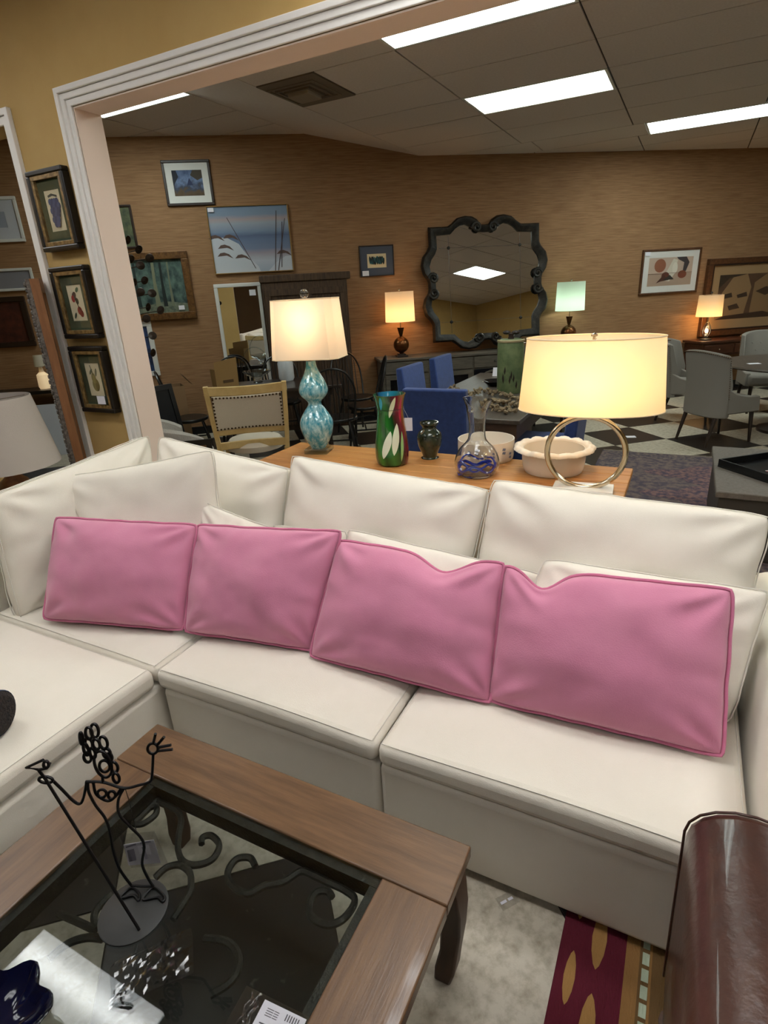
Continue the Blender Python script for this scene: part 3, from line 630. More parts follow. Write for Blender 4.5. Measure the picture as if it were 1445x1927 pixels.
# dark blue lobed glass dish at the near corner
nb = PZ(-12, 1958, ZG); m_navy = mat('navy_glass', (10, 13, 40), .1, spec=.5, coat=.3)
dish = thing('glass_dish', 'dark navy lobed glass dish at the near corner of the coffee table', 'dish', nb)
def lob(r, z, a, i): k = .11*math.cos(7*a+.4)*min(1, z/.02); return r*(1+k), z
kd = .098
MB().lathe([(0, .0), (.45*kd, .0), (.8*kd, .012), (kd, .035), (1.02*kd, .05), (.98*kd, .058), (.9*kd, .05), (.7*kd, .028), (.3*kd, .018), (0, .018)], 56, fn=lob).build('bowl', m_navy, dish)
# ------------------------------------------------------------------ brown leather armchair at the right edge
m_leather = mat('brown_leather', (74, 41, 30), .34, col2=(58, 32, 24), ns=5, nd=5, bump=.18, bs=45, coat=.15)
ch = thing('leather_armchair', 'brown leather armchair with rolled arm at the right edge', 'armchair', (.62, .6, .009))
LX = .122
def armp(x0, x1, top):
    n = 10; c = (x0+x1)/2; w_ = (x1-x0)/2; z0 = top-w_*.8
    return [(x0+.012, .08)] + [(c-w_*math.cos(math.pi*i/n), z0+w_*.8*math.sin(math.pi*i/n)) for i in range(n+1)] + [(x1-.012, .08)]
CHO = Vector((-.62, -.6, -.009))
for x0 in (LX, .93): MB().prism(armp(x0, x0+.235, .66), .20, 1.10, 'xz').build('arm', m_leather, ch, CHO, bevel=.03, seg=4)
for x0 in (LX, .93):
    q = [(x-(.0 if x < x0+.1175 else 0), 1.085, z) for x, z in armp(x0-.002, x0+.237, .662)]
    MB().tube(q, .003, 6).build('piping', m_leather, ch, CHO)
MB().bx(.343, .927, .22, 1.0, .10, .34).build('base', m_leather, ch, CHO, bevel=.02)
MB().bx(.343, .927, .36, 1.02, .342, .47).build('seat_cushion', m_leather, ch, CHO, bevel=.045, seg=4)
MB().bx(.343, .927, .205, .36, .30, .80).build('backrest', m_leather, ch, CHO, bevel=.05, seg=4)
for x, y in ((.16, .26), (1.11, .26), (.16, .98), (1.11, .98)): MB().lathe([(0, .009), (.022, .009), (.03, .05), (.035, .085), (0, .085)], 12, (x, y, 0)).build('foot', m_wood_dk, ch, CHO)
# ------------------------------------------------------------------ kilim rug
c_ma, c_mu, c_ta, c_gr, c_br = [mat('kilim_'+n, c, .95, bump=.4, bs=260, bstretch=(1, .25, 1)) for n, c in (('maroon', (92, 22, 40)), ('mustard', (158, 118, 66)), ('tan', (146, 108, 62)), ('pale_green', (168, 176, 150)), ('brown', (108, 82, 48)))]
M = MB(); RX, RY0, RY1 = -.117, -.9, 1.75; M.bx(RX, .046, RY0, RY1, .001, .007, 0); x = .046
for wd, c in ((.034, 2), (.006, 4), (.018, 4), (.006, 2), (.09, 4), (.02, 0), (.16, 2), (.02, 0), (.09, 4), (.3, 0), (.09, 4), (.2, 2), (.163, 0)): M.bx(x, x+wd, RY0, RY1, .001, .007, c); x += wd
y = RY0+.02; k = 0
while y < RY1-.2:
    cx, hw, hl = ((-.022, .019, .085) if k % 2 else (-.08, .014, .07))
    cy = y+hl; pts = []
    for i in range(12):
        a = 2*math.pi*i/12; pts.append((cx+hw*math.copysign(abs(math.cos(a))**1.3, math.cos(a)), cy+hl*math.copysign(abs(math.sin(a))**1.1, math.sin(a))))
    M.prism(pts, .006, .0075, 'xy', 1); y += .115; k += 1
for k in range(60):
    yy = RY0+.02+k*.043
    if yy+.034 < RY1: M.bx(.0865, .1035, yy, yy+.032, .006, .0078, 3)
tag(M.build('kilim_rug', [c_ma, c_mu, c_ta, c_gr, c_br], smooth=False), 'maroon and tan striped kilim rug on the floor by the sofa', 'rug')
# rolled woven throw at the left edge of the chaise
rt = PZ(6, 1348, ST+.09)
m_weave = mat('dark_weave', (52, 44, 40), .9, col2=(30, 28, 30), ns=90, nd=2, stretch=(1, 1, 1), bump=.6, bs=160)
th = thing('rolled_throw', 'dark woven rolled throw with a blue edge lying on the chaise', 'throw', (rt.x, rt.y, ST+.028))
sd = Vector((-.93, -.36, 0))
for nm, r0, l0, l1, m in (('roll', .07, 0, .45, m_weave), ('edge_band', .0735, .012, .04, mat('blue_yarn', (70, 84, 112), .9, bump=.5, bs=150))):
    pr = [(0, l0), (r0*.8, l0), (r0, l0+.012), (r0, l1-.012), (r0*.8, l1), (0, l1)] if nm == 'roll' else [(r0-.002, l0), (r0, l0+.002), (r0, l1-.002), (r0-.002, l1)]
    M = MB().lathe(pr, 28)
    rm = Vector((0, 0, 1)).rotation_difference(sd).to_matrix()
    M.v = [tuple(rm@Vector(p)+Vector((0, 0, .07))) for p in M.v]; M.build(nm, m, th)
# ================================================================== pine console behind the sofa
m_pine = mat('pine', (176, 118, 62), .4, col2=(198, 142, 82), ns=4, nd=7, stretch=(.8, 9, 3), bump=.04, bs=50, bstretch=(.3, 4, 1))
TZ = .76; TX0, TX1, TY0, TY1 = -2.29, -.178, 2.62, 3.145
pc = thing('console_table', 'long pine console table standing behind the sofa', 'table', ((TX0+TX1)/2, (TY0+TY1)/2, 0)); PO = -Vector(pc.location)
for k in range(4):
    y0 = TY0+(TY1-TY0)/4*k; MB().bx(TX0, TX1, y0+.0008, y0+(TY1-TY0)/4-.0008, TZ-.035, TZ).build('plank', m_pine, pc, PO, bevel=.004)
for x in (TX0+.09, TX1-.09):
    for y in (TY0+.07, TY1-.07): MB().bx(x-.04, x+.04, y-.04, y+.04, 0, TZ-.036).build('leg', m_pine, pc, PO, bevel=.006)
for y in (TY0+.05, TY1-.075): MB().bx(TX0+.131, TX1-.131, y, y+.025, TZ-.14, TZ-.036).build('apron', m_pine, pc, PO, bevel=.003)
for x in (TX0+.07, TX1-.095): MB().bx(x, x+.025, TY0+.111, TY1-.111, TZ-.14, TZ-.036).build('apron', m_pine, pc, PO, bevel=.003)
m_brass = mat('brushed_nickel', (190, 182, 168), .25, 1); m_acr = glass_mat('clear_acrylic', (232, 240, 240), refl=1.3)
m_gold = mat('champagne_metal', (214, 202, 180), .16, 1)
m_shade = shade_mat('linen_shade', (238, 228, 212)); m_shade_y = shade_mat('cream_shade', (242, 230, 206), .6)
m_rim = mat('shade_rim', (232, 214, 180), .8)
# turquoise glass lamp ------------------------------------------------
b = PZ(601, 850, TZ); k = mpp(b+V3(0, 0, .3))
lt = thing('table_lamp', 'turquoise blown glass double gourd lamp with off-white shade', 'lamp', b, R(14))
m_tq = mat('turquoise_glass', (58, 142, 160), .06, col2=(178, 214, 214), ns=46, nd=7, stretch=(1, 1, .5), coat=.6, lo=.40, hi=.66)
MB().bx(-.075, .075, -.075, .075, .001, .032).build('acrylic_base', m_acr, lt, bevel=.004)
rows = [(12, 849), (14, 842), (24, 824), (30.5, 803), (29, 788), (20, 772), (12.5, 761), (13.5, 754), (23, 744), (26.5, 734), (23, 720), (15, 704), (10, 690), (8.5, 679)]
pr = [(r, max(h, .033)) for r, h in prof_px(b, rows)]
body = MB().lathe([(0, pr[0][1])]+[tuple(p)[:2] for p in spline([(r, h, 0) for r, h in pr], 4)], 32).build('glass_body', m_tq, lt)
zt = pr[-1][1]; zs0, zs1 = ZAT(b, 673)-TZ, ZAT(b, 563)-TZ
MB().lathe([(0, zt), (.026, zt), (.026, zt+.012), (.012, zt+.016), (.012, zt+.05), (0, zt+.05)], 16).build('neck', m_brass, lt)
M = MB()
for sx in (-1, 1): M.tube(spline([(0, 0, zt+.05), (sx*.05, 0, zt+.09), (sx*.055, 0, zt+.2), (sx*.02, 0, zs1-.03), (0, 0, zs1-.015)], 5), .002, 5)
M.tube([(-.16, 0, zs1-.016), (.16, 0, zs1-.016)], .002, 5); M.tube([(0, -.10, zs1-.016), (0, .10, zs1-.016)], .002, 5)
M.build('harp', m_brass, lt)
def crect(hx, hy, c): return [(-hx+c, -hy), (hx-c, -hy), (hx, -hy+c), (hx, hy-c), (hx-c, hy), (-hx+c, hy), (-hx, hy-c), (-hx, -hy+c)]
def shade_loft(p0, p1, z0, z1, m, par, th=.002):
    M = MB(); n = len(p0)
    M.add([(x, y, z0) for x, y in p0]+[(x, y, z1) for x, y in p1], [(i, (i+1) % n, n+(i+1) % n, n+i) for i in range(n)])
    o = M.build('shade', m, par, ang=25)
    R2 = MB(); R2.tube([(x, y, z0) for x, y in p0], .0028, 5, closed=True); R2.tube([(x, y, z1) for x, y in p1], .0028, 5, closed=True); R2.build('shade_trim', m_rim, par)
    return o
shade_loft(crect(.207, .135, .04), crect(.185, .115, .036), zs0, zs1, m_shade, lt)
M = MB().lathe([(0, zs1-.012), (.008, zs1-.01), (.006, zs1+.006), (.0, zs1+.008)], 12).ball((0, 0, zs1+.03), .026, 16); M.build('finial', m_acr, lt)
bulb = emis('bulb_glow', (255, 214, 150), 4)
MB().ball((0, 0, zt+.10), .028, 12, (1, 1, 1.3)).build('bulb', bulb, lt)
lamp_light('lamp_glow', lt, (0, 0, zs1-.12), (255, 210, 160), 1.3, .06)
# ring lamp -----------------------------------------------------------
b = PZ(1096, 925, TZ); kk = mpp(b+V3(0, 0, .2))
rl = thing('table_lamp', 'large champagne metal ring lamp with wide cream oval shade', 'lamp', b, R(4))
MB().bx(-.135, .135, -.065, .065, .001, .026).build('marble_base', mat('white_marble', (232, 226, 216), .3), rl, bevel=.003)
zr0 = .022; zr1 = ZAT(b, 784)-TZ; rr = (zr1-zr0)/2
MB().tube([(rr*1.02*math.cos(2*math.pi*i/48), 0, zr0+rr+rr*math.sin(2*math.pi*i/48)) for i in range(48)], .0135, 10, closed=True).build('ring', m_gold, rl)
zs0, zs1 = ZAT(b, 770)-TZ, ZAT(b, 634)-TZ
MB().lathe([(0, zr1-.002), (.016, zr1-.002), (.016, zr1+.05), (0, zr1+.05)], 14).build('neck', m_gold, rl)
def oval(hx, hy, n=40): return [(hx*math.cos(2*math.pi*i/n), hy*math.sin(2*math.pi*i/n)) for i in range(n)]
shade_loft(oval(127*kk, .185), oval(116*kk, .165), zs0, zs1, m_shade_y, rl)
M = MB().tube([(-.30, 0, zs1-.02), (.30, 0, zs1-.02)], .002, 5); M.tube([(0, -.16, zs1-.02), (0, .16, zs1-.02)], .002, 5)
for sx in (-1, 1): M.tube(spline([(0, 0, zr1+.05), (sx*.05, 0, zr1+.09), (sx*.055, 0, zr1+.18), (sx*.02, 0, zs1-.03), (0, 0, zs1-.02)], 5), .002, 5)
M.build('harp', m_brass, rl)
MB().lathe([(0, zs1-.02), (.006, zs1-.02), (.006, zs1), (.014, zs1+.004), (.014, zs1+.012), (0, zs1+.018)], 14).build('finial', m_brass, rl)
MB().ball((0, 0, zr1+.10), .03, 12, (1, 1, 1.3)).build('bulb', bulb, rl)
lamp_light('lamp_glow', rl, (0, 0, zr1+.14), (255, 204, 132), 3.4, .03)
# multicoloured vase ---------------------------------------------------
b = PZ(739, 872, TZ)
va = thing('glass_vase', 'tall green, white and blue swirled glass vase', 'vase', b, 0)
m_sw = swirl_mat('swirl_glass', [(0, (16, 60, 26)), (.035, (70, 20, 28)), (.10, (120, 24, 44)), (.2, (150, 110, 40)), (.35, (30, 90, 40)), (.52, (40, 140, 170)), (.60, (30, 110, 150)), (.655, (22, 40, 60)), (.70, (20, 66, 28)), (.80, (44, 120, 40)), (.86, (22, 74, 28)), (.93, (40, 112, 40)), (1, (16, 60, 26))], twist=.35, wob=.12, freq=1, ns=7)
pr = prof_px(b, [(20, 884), (23, 882), (29, 868), (31.5, 850), (30, 828), (26.5, 800), (24, 778), (24, 768), (26, 754), (29.5, 741)])
pr = [(r, max(h, .001)) for r, h in pr]
outer = [(p[0], max(p[1], .001)) for p in spline([(r, h, 0) for r, h in pr], 3)]
MB().lathe([(0, .001)]+outer+[(r-.006, h-(.0 if i else 0)) for i, (r, h) in enumerate(outer[::-1])][:-4]+[(0, .02)], 36).build('body', m_sw, va)
def vr(z):
    for (r0, h0), (r1, h1) in zip(outer, outer[1:]):
        if h0 <= z <= h1: return r0+(r1-r0)*(z-h0)/max(1e-6, h1-h0)
    return outer[-1][0]
HV = outer[-1][1]
def streak(a0, a1, z0, z1, wd, c):
    M = MB(); n = 12; vs = []
    for i in range(n+1):
        f_ = i/n; z = HV*(z0+(z1-z0)*f_); a = a0+(a1-a0)*f_; w_ = wd*math.sin(math.pi*min(1, max(0, f_)))**.7+.004
        vs += [((vr(z)+.0009)*math.cos(a+d*w_), (vr(z)+.0009)*math.sin(a+d*w_), z) for d in (-1, -.5, 0, .5, 1)]
    M.add(vs, [(i*5+j, i*5+j+1, i*5+j+6, i*5+j+5) for i in range(n) for j in range(4)]); M.build('colour_streak', mat('streak_%d' % c[0], c, .08, coat=.5), va)
F0 = -1.1
for s_ in ((F0-.55, F0-.05, .13, .52, .24, (226, 230, 208)), (F0+.10, F0+.42, .18, .62, .22, (222, 226, 200)), (F0-.1, F0+.35, .70, .985, .16, (214, 216, 176)), (F0+.75, F0+.85, .62, .985, .13, (176, 30, 60)), (F0-.75, F0-.62, .8, .985, .13, (60, 170, 200)), (F0+2.9, F0+3.2, .8, .985, .2, (224, 200, 90)), (F0+2.3, F0+2.6, .8, .985, .18, (200, 60, 80)), (F0+.55, F0+.75, .08, .5, .1, (150, 190, 120))): streak(*s_)
M = MB().tube([(.022*1.0, 0, pr[7][1])]+[(pr[7][0]*1.02*math.cos(i*.2618), pr[7][0]*1.02*math.sin(i*.2618), pr[7][1]) for i in range(24)], .0012, 5); M.build('dark_line', mat('dark_thread', (16, 24, 30), .3), va)
tp = b+V3(.075, .02, 0)
hg = thing('hang_tag', 'white hang tag on the rim of the swirled vase', 'price tag', (b.x+.085, b.y+.055, TZ+.23))
MB().bx(-.022, .022, -.0006, .0006, -.045, .03).build('card', m_paper, hg, rz=.3, smooth=False)
MB().tube([(0, 0, .03), (-.02, -.01, .08), (-.036, -.02, pr[-1][1]-.23+.004)], .0007, 5).build('string', m_paper, hg)
# small dark vase -------------------------------------------------------
b = PZ(809, 861, TZ)
dv = thing('ceramic_vase', 'small dark green glazed vase with narrow neck', 'vase', b)
pr = [(r, max(h, .001)) for r, h in prof_px(b, [(16, 867), (17, 864), (13, 859), (15, 852), (21, 838), (23, 824), (21, 814), (14, 807), (13, 803), (17, 797), (17, 794)])]
outer = [(p[0], max(p[1], .001)) for p in spline([(r, h, 0) for r, h in pr], 3)]
MB().lathe([(0, .001)]+outer+[(r-.005, h) for r, h in outer[::-1]][:12]+[(0, outer[-1][1]-.05)], 28).build('body', mat('dark_glaze', (28, 38, 34), .12, col2=(52, 64, 48), ns=20, coat=.6), dv)
# clear and blue jug vase ------------------------------------------------
b = PZ(897, 893, TZ); kk = mpp(b)
ju = thing('glass_vase', 'clear blown glass vase with blue swirls and forked lip', 'vase', b, R(-30))
m_cg = mat('clear_glass', (250, 252, 252), .0, trans=1, ior=1.42)
m_bg = mat('cobalt_glass', (24, 52, 170), .05, coat=.5)
pr = [(r, max(h, .001)) for r, h in prof_px(b, [(18, 903), (30, 899), (40, 880), (41, 864), (33, 845), (21, 832), (16, 822), (15, 800), (17, 782), (19, 772)])]
outer = [(p[0], max(p[1], .001)) for p in spline([(r, h, 0) for r, h in pr], 4)]
ztop = outer[-1][1]; zlip = ZAT(b, 750)-TZ
for q in (.3, .6, 1.0): outer.append((outer[-1][0]+.003*q, ztop+(zlip-ztop)*q))
def fork(r, z, a, i):
    if z > ztop-.005:
        q = min(1, (z-ztop+.005)/(zlip-ztop)); c2 = math.cos(2*a)
        return r*(1+q*.55*max(0, c2)-q*.45*max(0, -c2)), z-(zlip-ztop)*.75*q*max(0, -c2)
    return r, z
inner = [(max(.002, r-.005), h) for r, h in outer[::-1]][:-6]
MB().lathe([(0, .001)]+outer+inner+[(0, .022)], 40, fn=fork).build('body', m_cg, ju)
rb_ = pr[3][0]
for s_ in range(5):
    rnd = random.Random(s_+3); pts = []
    a0 = rnd.random()*6.28
    for i in range(12):
        a = a0+i*.28; h = .03+.05*rnd.random() if i % 3 else .02+.01*s_; pts.append(((rb_-.012)*math.cos(a)*.93, (rb_-.012)*math.sin(a)*.93, .028+.011*s_+.016*math.sin(i*1.1+s_)))
    MB().tube(spline(pts, 4), .0085-.0009*s_, 6).build('blue_swirl', m_bg, ju)
# painted cream pot behind it ---------------------------------------------
b = PZ(914, 862, TZ)
pt = thing('ceramic_pot', 'cream ceramic pot with grey-blue painted marks behind the clear vase', 'pot', b)
m_cream = mat('cream_ceramic', (230, 220, 206), .3, coat=.3)
pr = [(r, max(h, .001)) for r, h in prof_px(b, [(36, 878), (44, 874), (50, 860), (52, 840), (52, 824)])]
outer = [(p[0], max(p[1], .001)) for p in spline([(r, h, 0) for r, h in pr], 3)]
MB().lathe([(0, .001)]+outer+[(r-.006, h) for r, h in outer[::-1]][:-3]+[(0, .012)], 36).build('body', m_cream, pt)
M = MB()
rr_ = pr[3][0]
for i in range(9):
    a = -1.9+i*.32; z = .045+.018*math.sin(i*2.1)
    for s_ in (0, 1):
        p = [((rr_+.0012)*math.cos(a+d), (rr_+.0012)*math.sin(a+d), z+e+.02*s_) for d, e in ((-.07, 0), (.06, -.006), (.09, .008), (-.03, .012))]
        M.add(p, [(0, 1, 2, 3)])
M.build('painted_marks', mat('blue_grey_paint', (120, 126, 150), .4), pt, smooth=False)['kind'] = 'stuff'
# scalloped bowl -------------------------------------------------------------
b = PZ(1040, 885, TZ)
sb = thing('ceramic_bowl', 'cream ceramic bowl with a wide ruffled shell rim', 'bowl', b)
pr = [(r, max(h, .001)) for r, h in prof_px(b, [(26, 903), (38, 900), (52, 884), (57, 862), (57, 842)])]
outer = [(p[0], max(p[1], .001)) for p in spline([(r, h, 0) for r, h in pr], 3)]
MB().lathe([(0, .001)]+outer+[(r-.008, h) for r, h in outer[::-1]][:-3]+[(0, .014)], 48).build('body', m_cream, sb)
m_cream2 = mat('cream_ceramic_ribs', (236, 224, 208), .35)
r0, h0 = outer[-1]; rim = MB(); n = 144
def shell(t, a):
    ph = (a*15/(2*math.pi)) % 1; arch = math.sin(math.pi*ph)
    r = r0-.004+t*(.040+.012*arch); z = h0+.004+.022*math.sin(t*2.2)*(.6+.4*arch)-.018*t*t+.004*math.cos(2*math.pi*ph*4)*t*.35
    return (r*math.cos(a), r*math.sin(a), z)
T_ = 6
for side in (0, 1):
    rim.add([tuple(Vector(shell(i/T_, 2*math.pi*j/n))-V3(0, 0, .006*side)) for i in range(T_+1) for j in range(n)], [(i*n+j, i*n+(j+1) % n, (i+1)*n+(j+1) % n, (i+1)*n+j) for i in range(T_) for j in range(n)])
N0 = (T_+1)*n
rim.f += [(T_*n+j, T_*n+(j+1) % n, N0+T_*n+(j+1) % n, N0+T_*n+j) for j in range(n)] + [(j, (j+1) % n, N0+(j+1) % n, N0+j) for j in range(n)]; rim.m = [0]*len(rim.f)
rim.build('ruffled_rim', m_cream2, sb, ang=70)
# ================================================================== pictures
def sheet(name, pts, m, par, y=0.0, th=.0004):
    return MB().prism(pts, y, y-th, 'xz').build(name, m, par, smooth=False)
def el(cx, cz, rx, rz, n=16, t=0): return [(cx+rx*math.cos(a)*math.cos(t)-rz*math.sin(a)*math.sin(t), cz+rx*math.cos(a)*math.sin(t)+rz*math.sin(a)*math.cos(t)) for a in (2*math.pi*i/n for i in range(n))]
def rails(M, w, h, f, y0, y1, mi=0, z0=0):
    M.bx(-w/2, w/2, y0, y1, z0, z0+f, mi); M.bx(-w/2, w/2, y0, y1, z0+h-f, z0+h, mi); M.bx(-w/2, -w/2+f, y0, y1, z0+f, z0+h-f, mi); M.bx(w/2-f, w/2, y0, y1, z0+f, z0+h-f, mi); return M
def picture(label, loc, rz, w, h, fw_, fd, fm, art, matm=None, mw=0, inner=None, iw=.0, layers=(), sticker=None, cat='picture', name='framed_picture', group=None, gl=None):
    t = thing(name, label, cat, loc, rz, group)
    rails(MB(), w, h, fw_, -fd, 0).build('frame', fm, t, smooth=False, bevel=min(.006, fw_*.3))
    W2, H2, z0 = w-2*fw_, h-2*fw_, fw_
    if inner:
        M = MB(); rails(M, W2, H2, iw, -fd+.006, -.002, z0=z0); M.build('inner_frame', inner, t, smooth=False, bevel=.002); W2 -= 2*iw; H2 -= 2*iw; z0 += iw
    yb = -fd*.45
    if matm:
        mx_, mz_ = mw if isinstance(mw, tuple) else (mw, mw); M = MB()
        for a in ((-W2/2, W2/2, z0, z0+mz_), (-W2/2, W2/2, z0+H2-mz_, z0+H2), (-W2/2, -W2/2+mx_, z0+mz_, z0+H2-mz_), (W2/2-mx_, W2/2, z0+mz_, z0+H2-mz_)): M.bx(a[0], a[1], yb-.003, -.003, a[2], a[3])
        M.build('mat_board', matm, t, smooth=False); W2 -= 2*mx_; H2 -= 2*mz_; z0 += mz_; mw = mx_
    MB().bx(-W2/2, W2/2, yb, -.003, z0, z0+H2).build('artwork', art, t, loc=(0, 0, 0), smooth=False)
    for i, (pts, c) in enumerate(layers):
        m = c if not isinstance(c, tuple) else flat(c)
        o = sheet('painted_shape', [(x*W2, z0+H2*(z+.5)) for x, z in pts], m, t, yb-.0003-.0004*i)
    if gl: MB().bx(-W2/2-mw, W2/2+mw, -fd*.7-.001, -fd*.7, z0-mw, z0+H2+mw).build('glazing', gl, t, smooth=False)
    if sticker: x, z, sw, sh = sticker; MB().bx(x, x+sw, -fd-.002, -fd-.0005, z, z+sh).build('price_sticker', m_paper, t, smooth=False)
    return t
def wallpic(label, s0, s1, z0, z1, *a, **k): return picture(label, WPT((s0+s1)/2, z0, .002), WA, s1-s0, z1-z0, *a, **k)
m_fr_dk = mat('dark_frame', (44, 28, 22), .4); m_fr_br = mat('brown_frame', (70, 42, 26), .4, col2=(92, 58, 34), ns=14, stretch=(2, 2, 2))
m_fr_gold = mat('old_gold_frame', (120, 84, 44), .45, .35, col2=(84, 54, 28), ns=25, bump=.4, bs=60)
m_fr_thin = mat('thin_gold', (150, 116, 66), .4, .4); m_wht = mat('white_frame', (214, 212, 208), .5)
m_matw = mat('white_mat', (222, 220, 216), .9)
m_pglass = glass_mat('picture_glass', (255, 255, 255), refl=1.0)
wallpic('small landscape print in dark frame with wide white mat, highest on the far wall', -3.154, -2.60, 2.775, 3.255, .03, .03, m_fr_dk,
        ramp_mat('landscape_art', [(0, (58, 46, 34)), (.3, (92, 72, 48)), (.42, (60, 66, 84)), (.6, (110, 130, 168)), (.8, (66, 84, 120)), (1, (50, 60, 80))], span=.48, wob=.35, ns=14), m_matw, .075,
        layers=[([(-.5, -.1), (-.3, .25), (-.36, .5), (-.5, .5)], (42, 46, 56)), ([(-.05, -.1), (.05, .2), (.16, -.08)], (52, 60, 92)), ([(.1, .3), (.32, .1), (.5, .2), (.5, .5), (.2, .5)], (74, 66, 58))])
sea = [(0, (150, 162, 180)), (.18, (172, 176, 188)), (.30, (150, 140, 150)), (.36, (112, 124, 150)), (.5, (96, 112, 142)), (.56, (84, 98, 128)), (.62, (118, 134, 158)), (.74, (150, 158, 172)), (.80, (168, 150, 150)), (.86, (124, 140, 162)), (1, (116, 134, 158))]
lay = [([(-.5, -.5), (-.5, .02), (-.42, .05), (-.3, .04), (-.16, -.06), (-.06, -.26), (.06, -.42), (.08, -.5)], (186, 190, 198)), ([(.18, -.5), (.3, -.36), (.42, -.28), (.5, -.27), (.5, -.5)], (184, 188, 198))]
for cx, cz in ((-.44, .05), (-.26, .05), (-.34, -.10), (-.36, -.22), (-.14, -.26), (.4, -.22)):
    lay.append(([(cx-.09, cz-.02), (cx-.05, cz+.03), (cx, cz+.04), (cx+.06, cz+.01), (cx+.11, cz-.06), (cx+.03, cz-.01)], (92, 72, 66)))
for x0, z0, x1, z1 in ((-.27, .34, .02, -.45), (.36, .42, .27, -.5), (.46, .3, .31, -.5), (.42, .25, .36, -.45)): lay.append(([(x0-.004, z0), (x0+.004, z0), (x1+.005, z1), (x1-.005, z1)], (74, 60, 60)))
wallpic('pale blue seascape canvas with dunes and sea oats in thin gold frame', -2.72, -1.735, 1.997, 2.763, .012, .035, m_fr_thin, ramp_mat('sea_art', sea, span=.766, wob=.03, ns=6, stretch=(1, 1, 6)), layers=lay, sticker=(-.47, .70, .07, .045))
forest = mat('forest_art', (28, 46, 48), .5, col2=(104, 128, 118), ns=9, nd=9, stretch=(1, 1, .7), lo=.38, hi=.72)
lay = [([(-.5, -.5), (-.5, -.3), (-.1, -.36), (.2, -.28), (.5, -.34), (.5, -.5)], mat('forest_ground', (74, 84, 72), .6, col2=(120, 126, 108), ns=20))]
for x, wd, c in ((.10, .035, (120, 122, 98)), (.2, .028, (30, 36, 34)), (.30, .02, (112, 116, 96)), (-.15, .03, (40, 52, 50))): lay.append(([(x-wd, -.38), (x+wd, -.38), (x+wd*.5, .1), (x+wd*.8, .45), (x-wd*.3, .45), (x-wd*.6, .1)], c))
wallpic('dark green forest painting in a heavy carved gold frame', -4.08, -3.02, 1.50, 2.285, .085, .06, m_fr_gold, forest, layers=lay, sticker=(.33, .11, .07, .05))
wallpic('narrow portrait painting of a pale draped figure, half hidden by the door jamb', -4.05, -3.578, 2.335, 2.81, .025, .03, m_fr_dk, mat('portrait_art', (52, 60, 48), .6, col2=(92, 98, 66), ns=12),
        layers=[([(-.06, -.5), (.0, .1), (.1, .28), (.2, .1), (.26, -.5)], (190, 190, 180)), (el(.08, .34, .07, .1), (58, 40, 34)), ([(-.02, .12), (.1, .26), (.22, .14), (.12, -.02)], (70, 48, 40))])
wallpic('white framed blue picture low on the wall beside the door jamb', -4.2, -3.60, .82, 1.496, .06, .03, m_wht, mat('blue_art', (26, 34, 56), .3, col2=(60, 84, 130), ns=7), matm=None)
strokes = []
rnd = random.Random(5)
for i in range(26):
    cx = -.36+.72*i/25; strokes.append((el(cx, .02+.06*math.sin(i*1.7), .045, .22+.08*rnd.random(), 8, .3*rnd.random()-.15), (22, 30, 32) if i % 3 else (40, 92, 98)))
wallpic('small print of teal brush strokes with dark blue-grey mat and sticker', -.88, -.425, 1.88, 2.252, .012, .025, m_fr_dk, mat('cream_paper', (214, 196, 160), .8), mat('slate_mat', (72, 78, 92), .8), .09, layers=strokes, sticker=(-.2, .01, .085, .06))
lay = [([(-.5, -.5), (.5, -.5), (.5, -.05), (-.5, -.05)], (176, 150, 132)), (el(-.24, .22, .13, .24), (150, 92, 70)), ([(-.2, -.3), (-.05, .1), (.05, .45), (.15, .4), (.1, -.1), (0, -.35)], (214, 206, 190)), (el(-.1, -.15, .09, .14), (96, 40, 36)),
       ([(.12, .5), (.34, .5), (.42, .3), (.36, .0), (.28, -.1), (.3, .3), (.16, .42)], (58, 54, 62)), (el(.28, -.12, .1, .14), (130, 66, 50)), ([(-.3, -.4), (-.14, -.1), (-.02, -.3), (-.2, -.34)], (72, 34, 34)), (el(.1, .12, .06, .2), (226, 218, 204)), ([(-.15, -.3), (0, -.12), (.1, -.28)], (40, 40, 44)), ([(-.5, -.06), (.5, -.04), (.5, -.05), (-.5, -.075)], (90, 66, 58))]
wallpic('abstract still-life print with white mat in brown frame, right of the ornate mirror', 3.135, 4.05, 1.435, 2.035, .028, .03, m_fr_br, mat('abs_art', (196, 172, 156), .8), m_matw, .085, layers=lay, sticker=(-.42, .52, .07, .05), gl=m_pglass)
lay = [([(-.5, -.5), (-.44, .1), (-.3, .45), (-.1, .5), (-.02, .2), (-.08, -.4)], (150, 118, 84)), ([(-.45, .05), (-.3, .1), (-.28, .0), (-.44, -.04)], (48, 30, 26)), ([(-.22, .04), (-.08, .1), (-.06, 0), (-.2, -.03)], (52, 32, 28)), ([(-.33, -.2), (-.2, -.15), (-.15, -.26), (-.3, -.3)], (60, 36, 30)), ([(.0, -.5), (.02, .3), (.2, .5), (.42, .4), (.4, -.1), (.3, -.5)], (140, 108, 76)), ([(.05, .1), (.2, .2), (.35, .1), (.2, 0)], (56, 36, 30)), ([(-.5, .5), (-.5, .2), (-.36, .42), (-.1, .5)], (40, 26, 24)), ([(-.5, -.5), (-.36, -.42), (.2, -.36), (.5, -.5)], (50, 26, 24))]
wallpic('big tan and dark brown figure print in a heavy dark frame at the right edge', 4.17, 5.75, .80, 1.87, .075, .07, m_fr_br, mat('bigprint_art', (70, 44, 36), .7, col2=(92, 62, 48), ns=6), mat('tan_mat', (168, 136, 100), .8), .13, inner=m_fr_dk, iw=.02, layers=lay, gl=m_pglass)
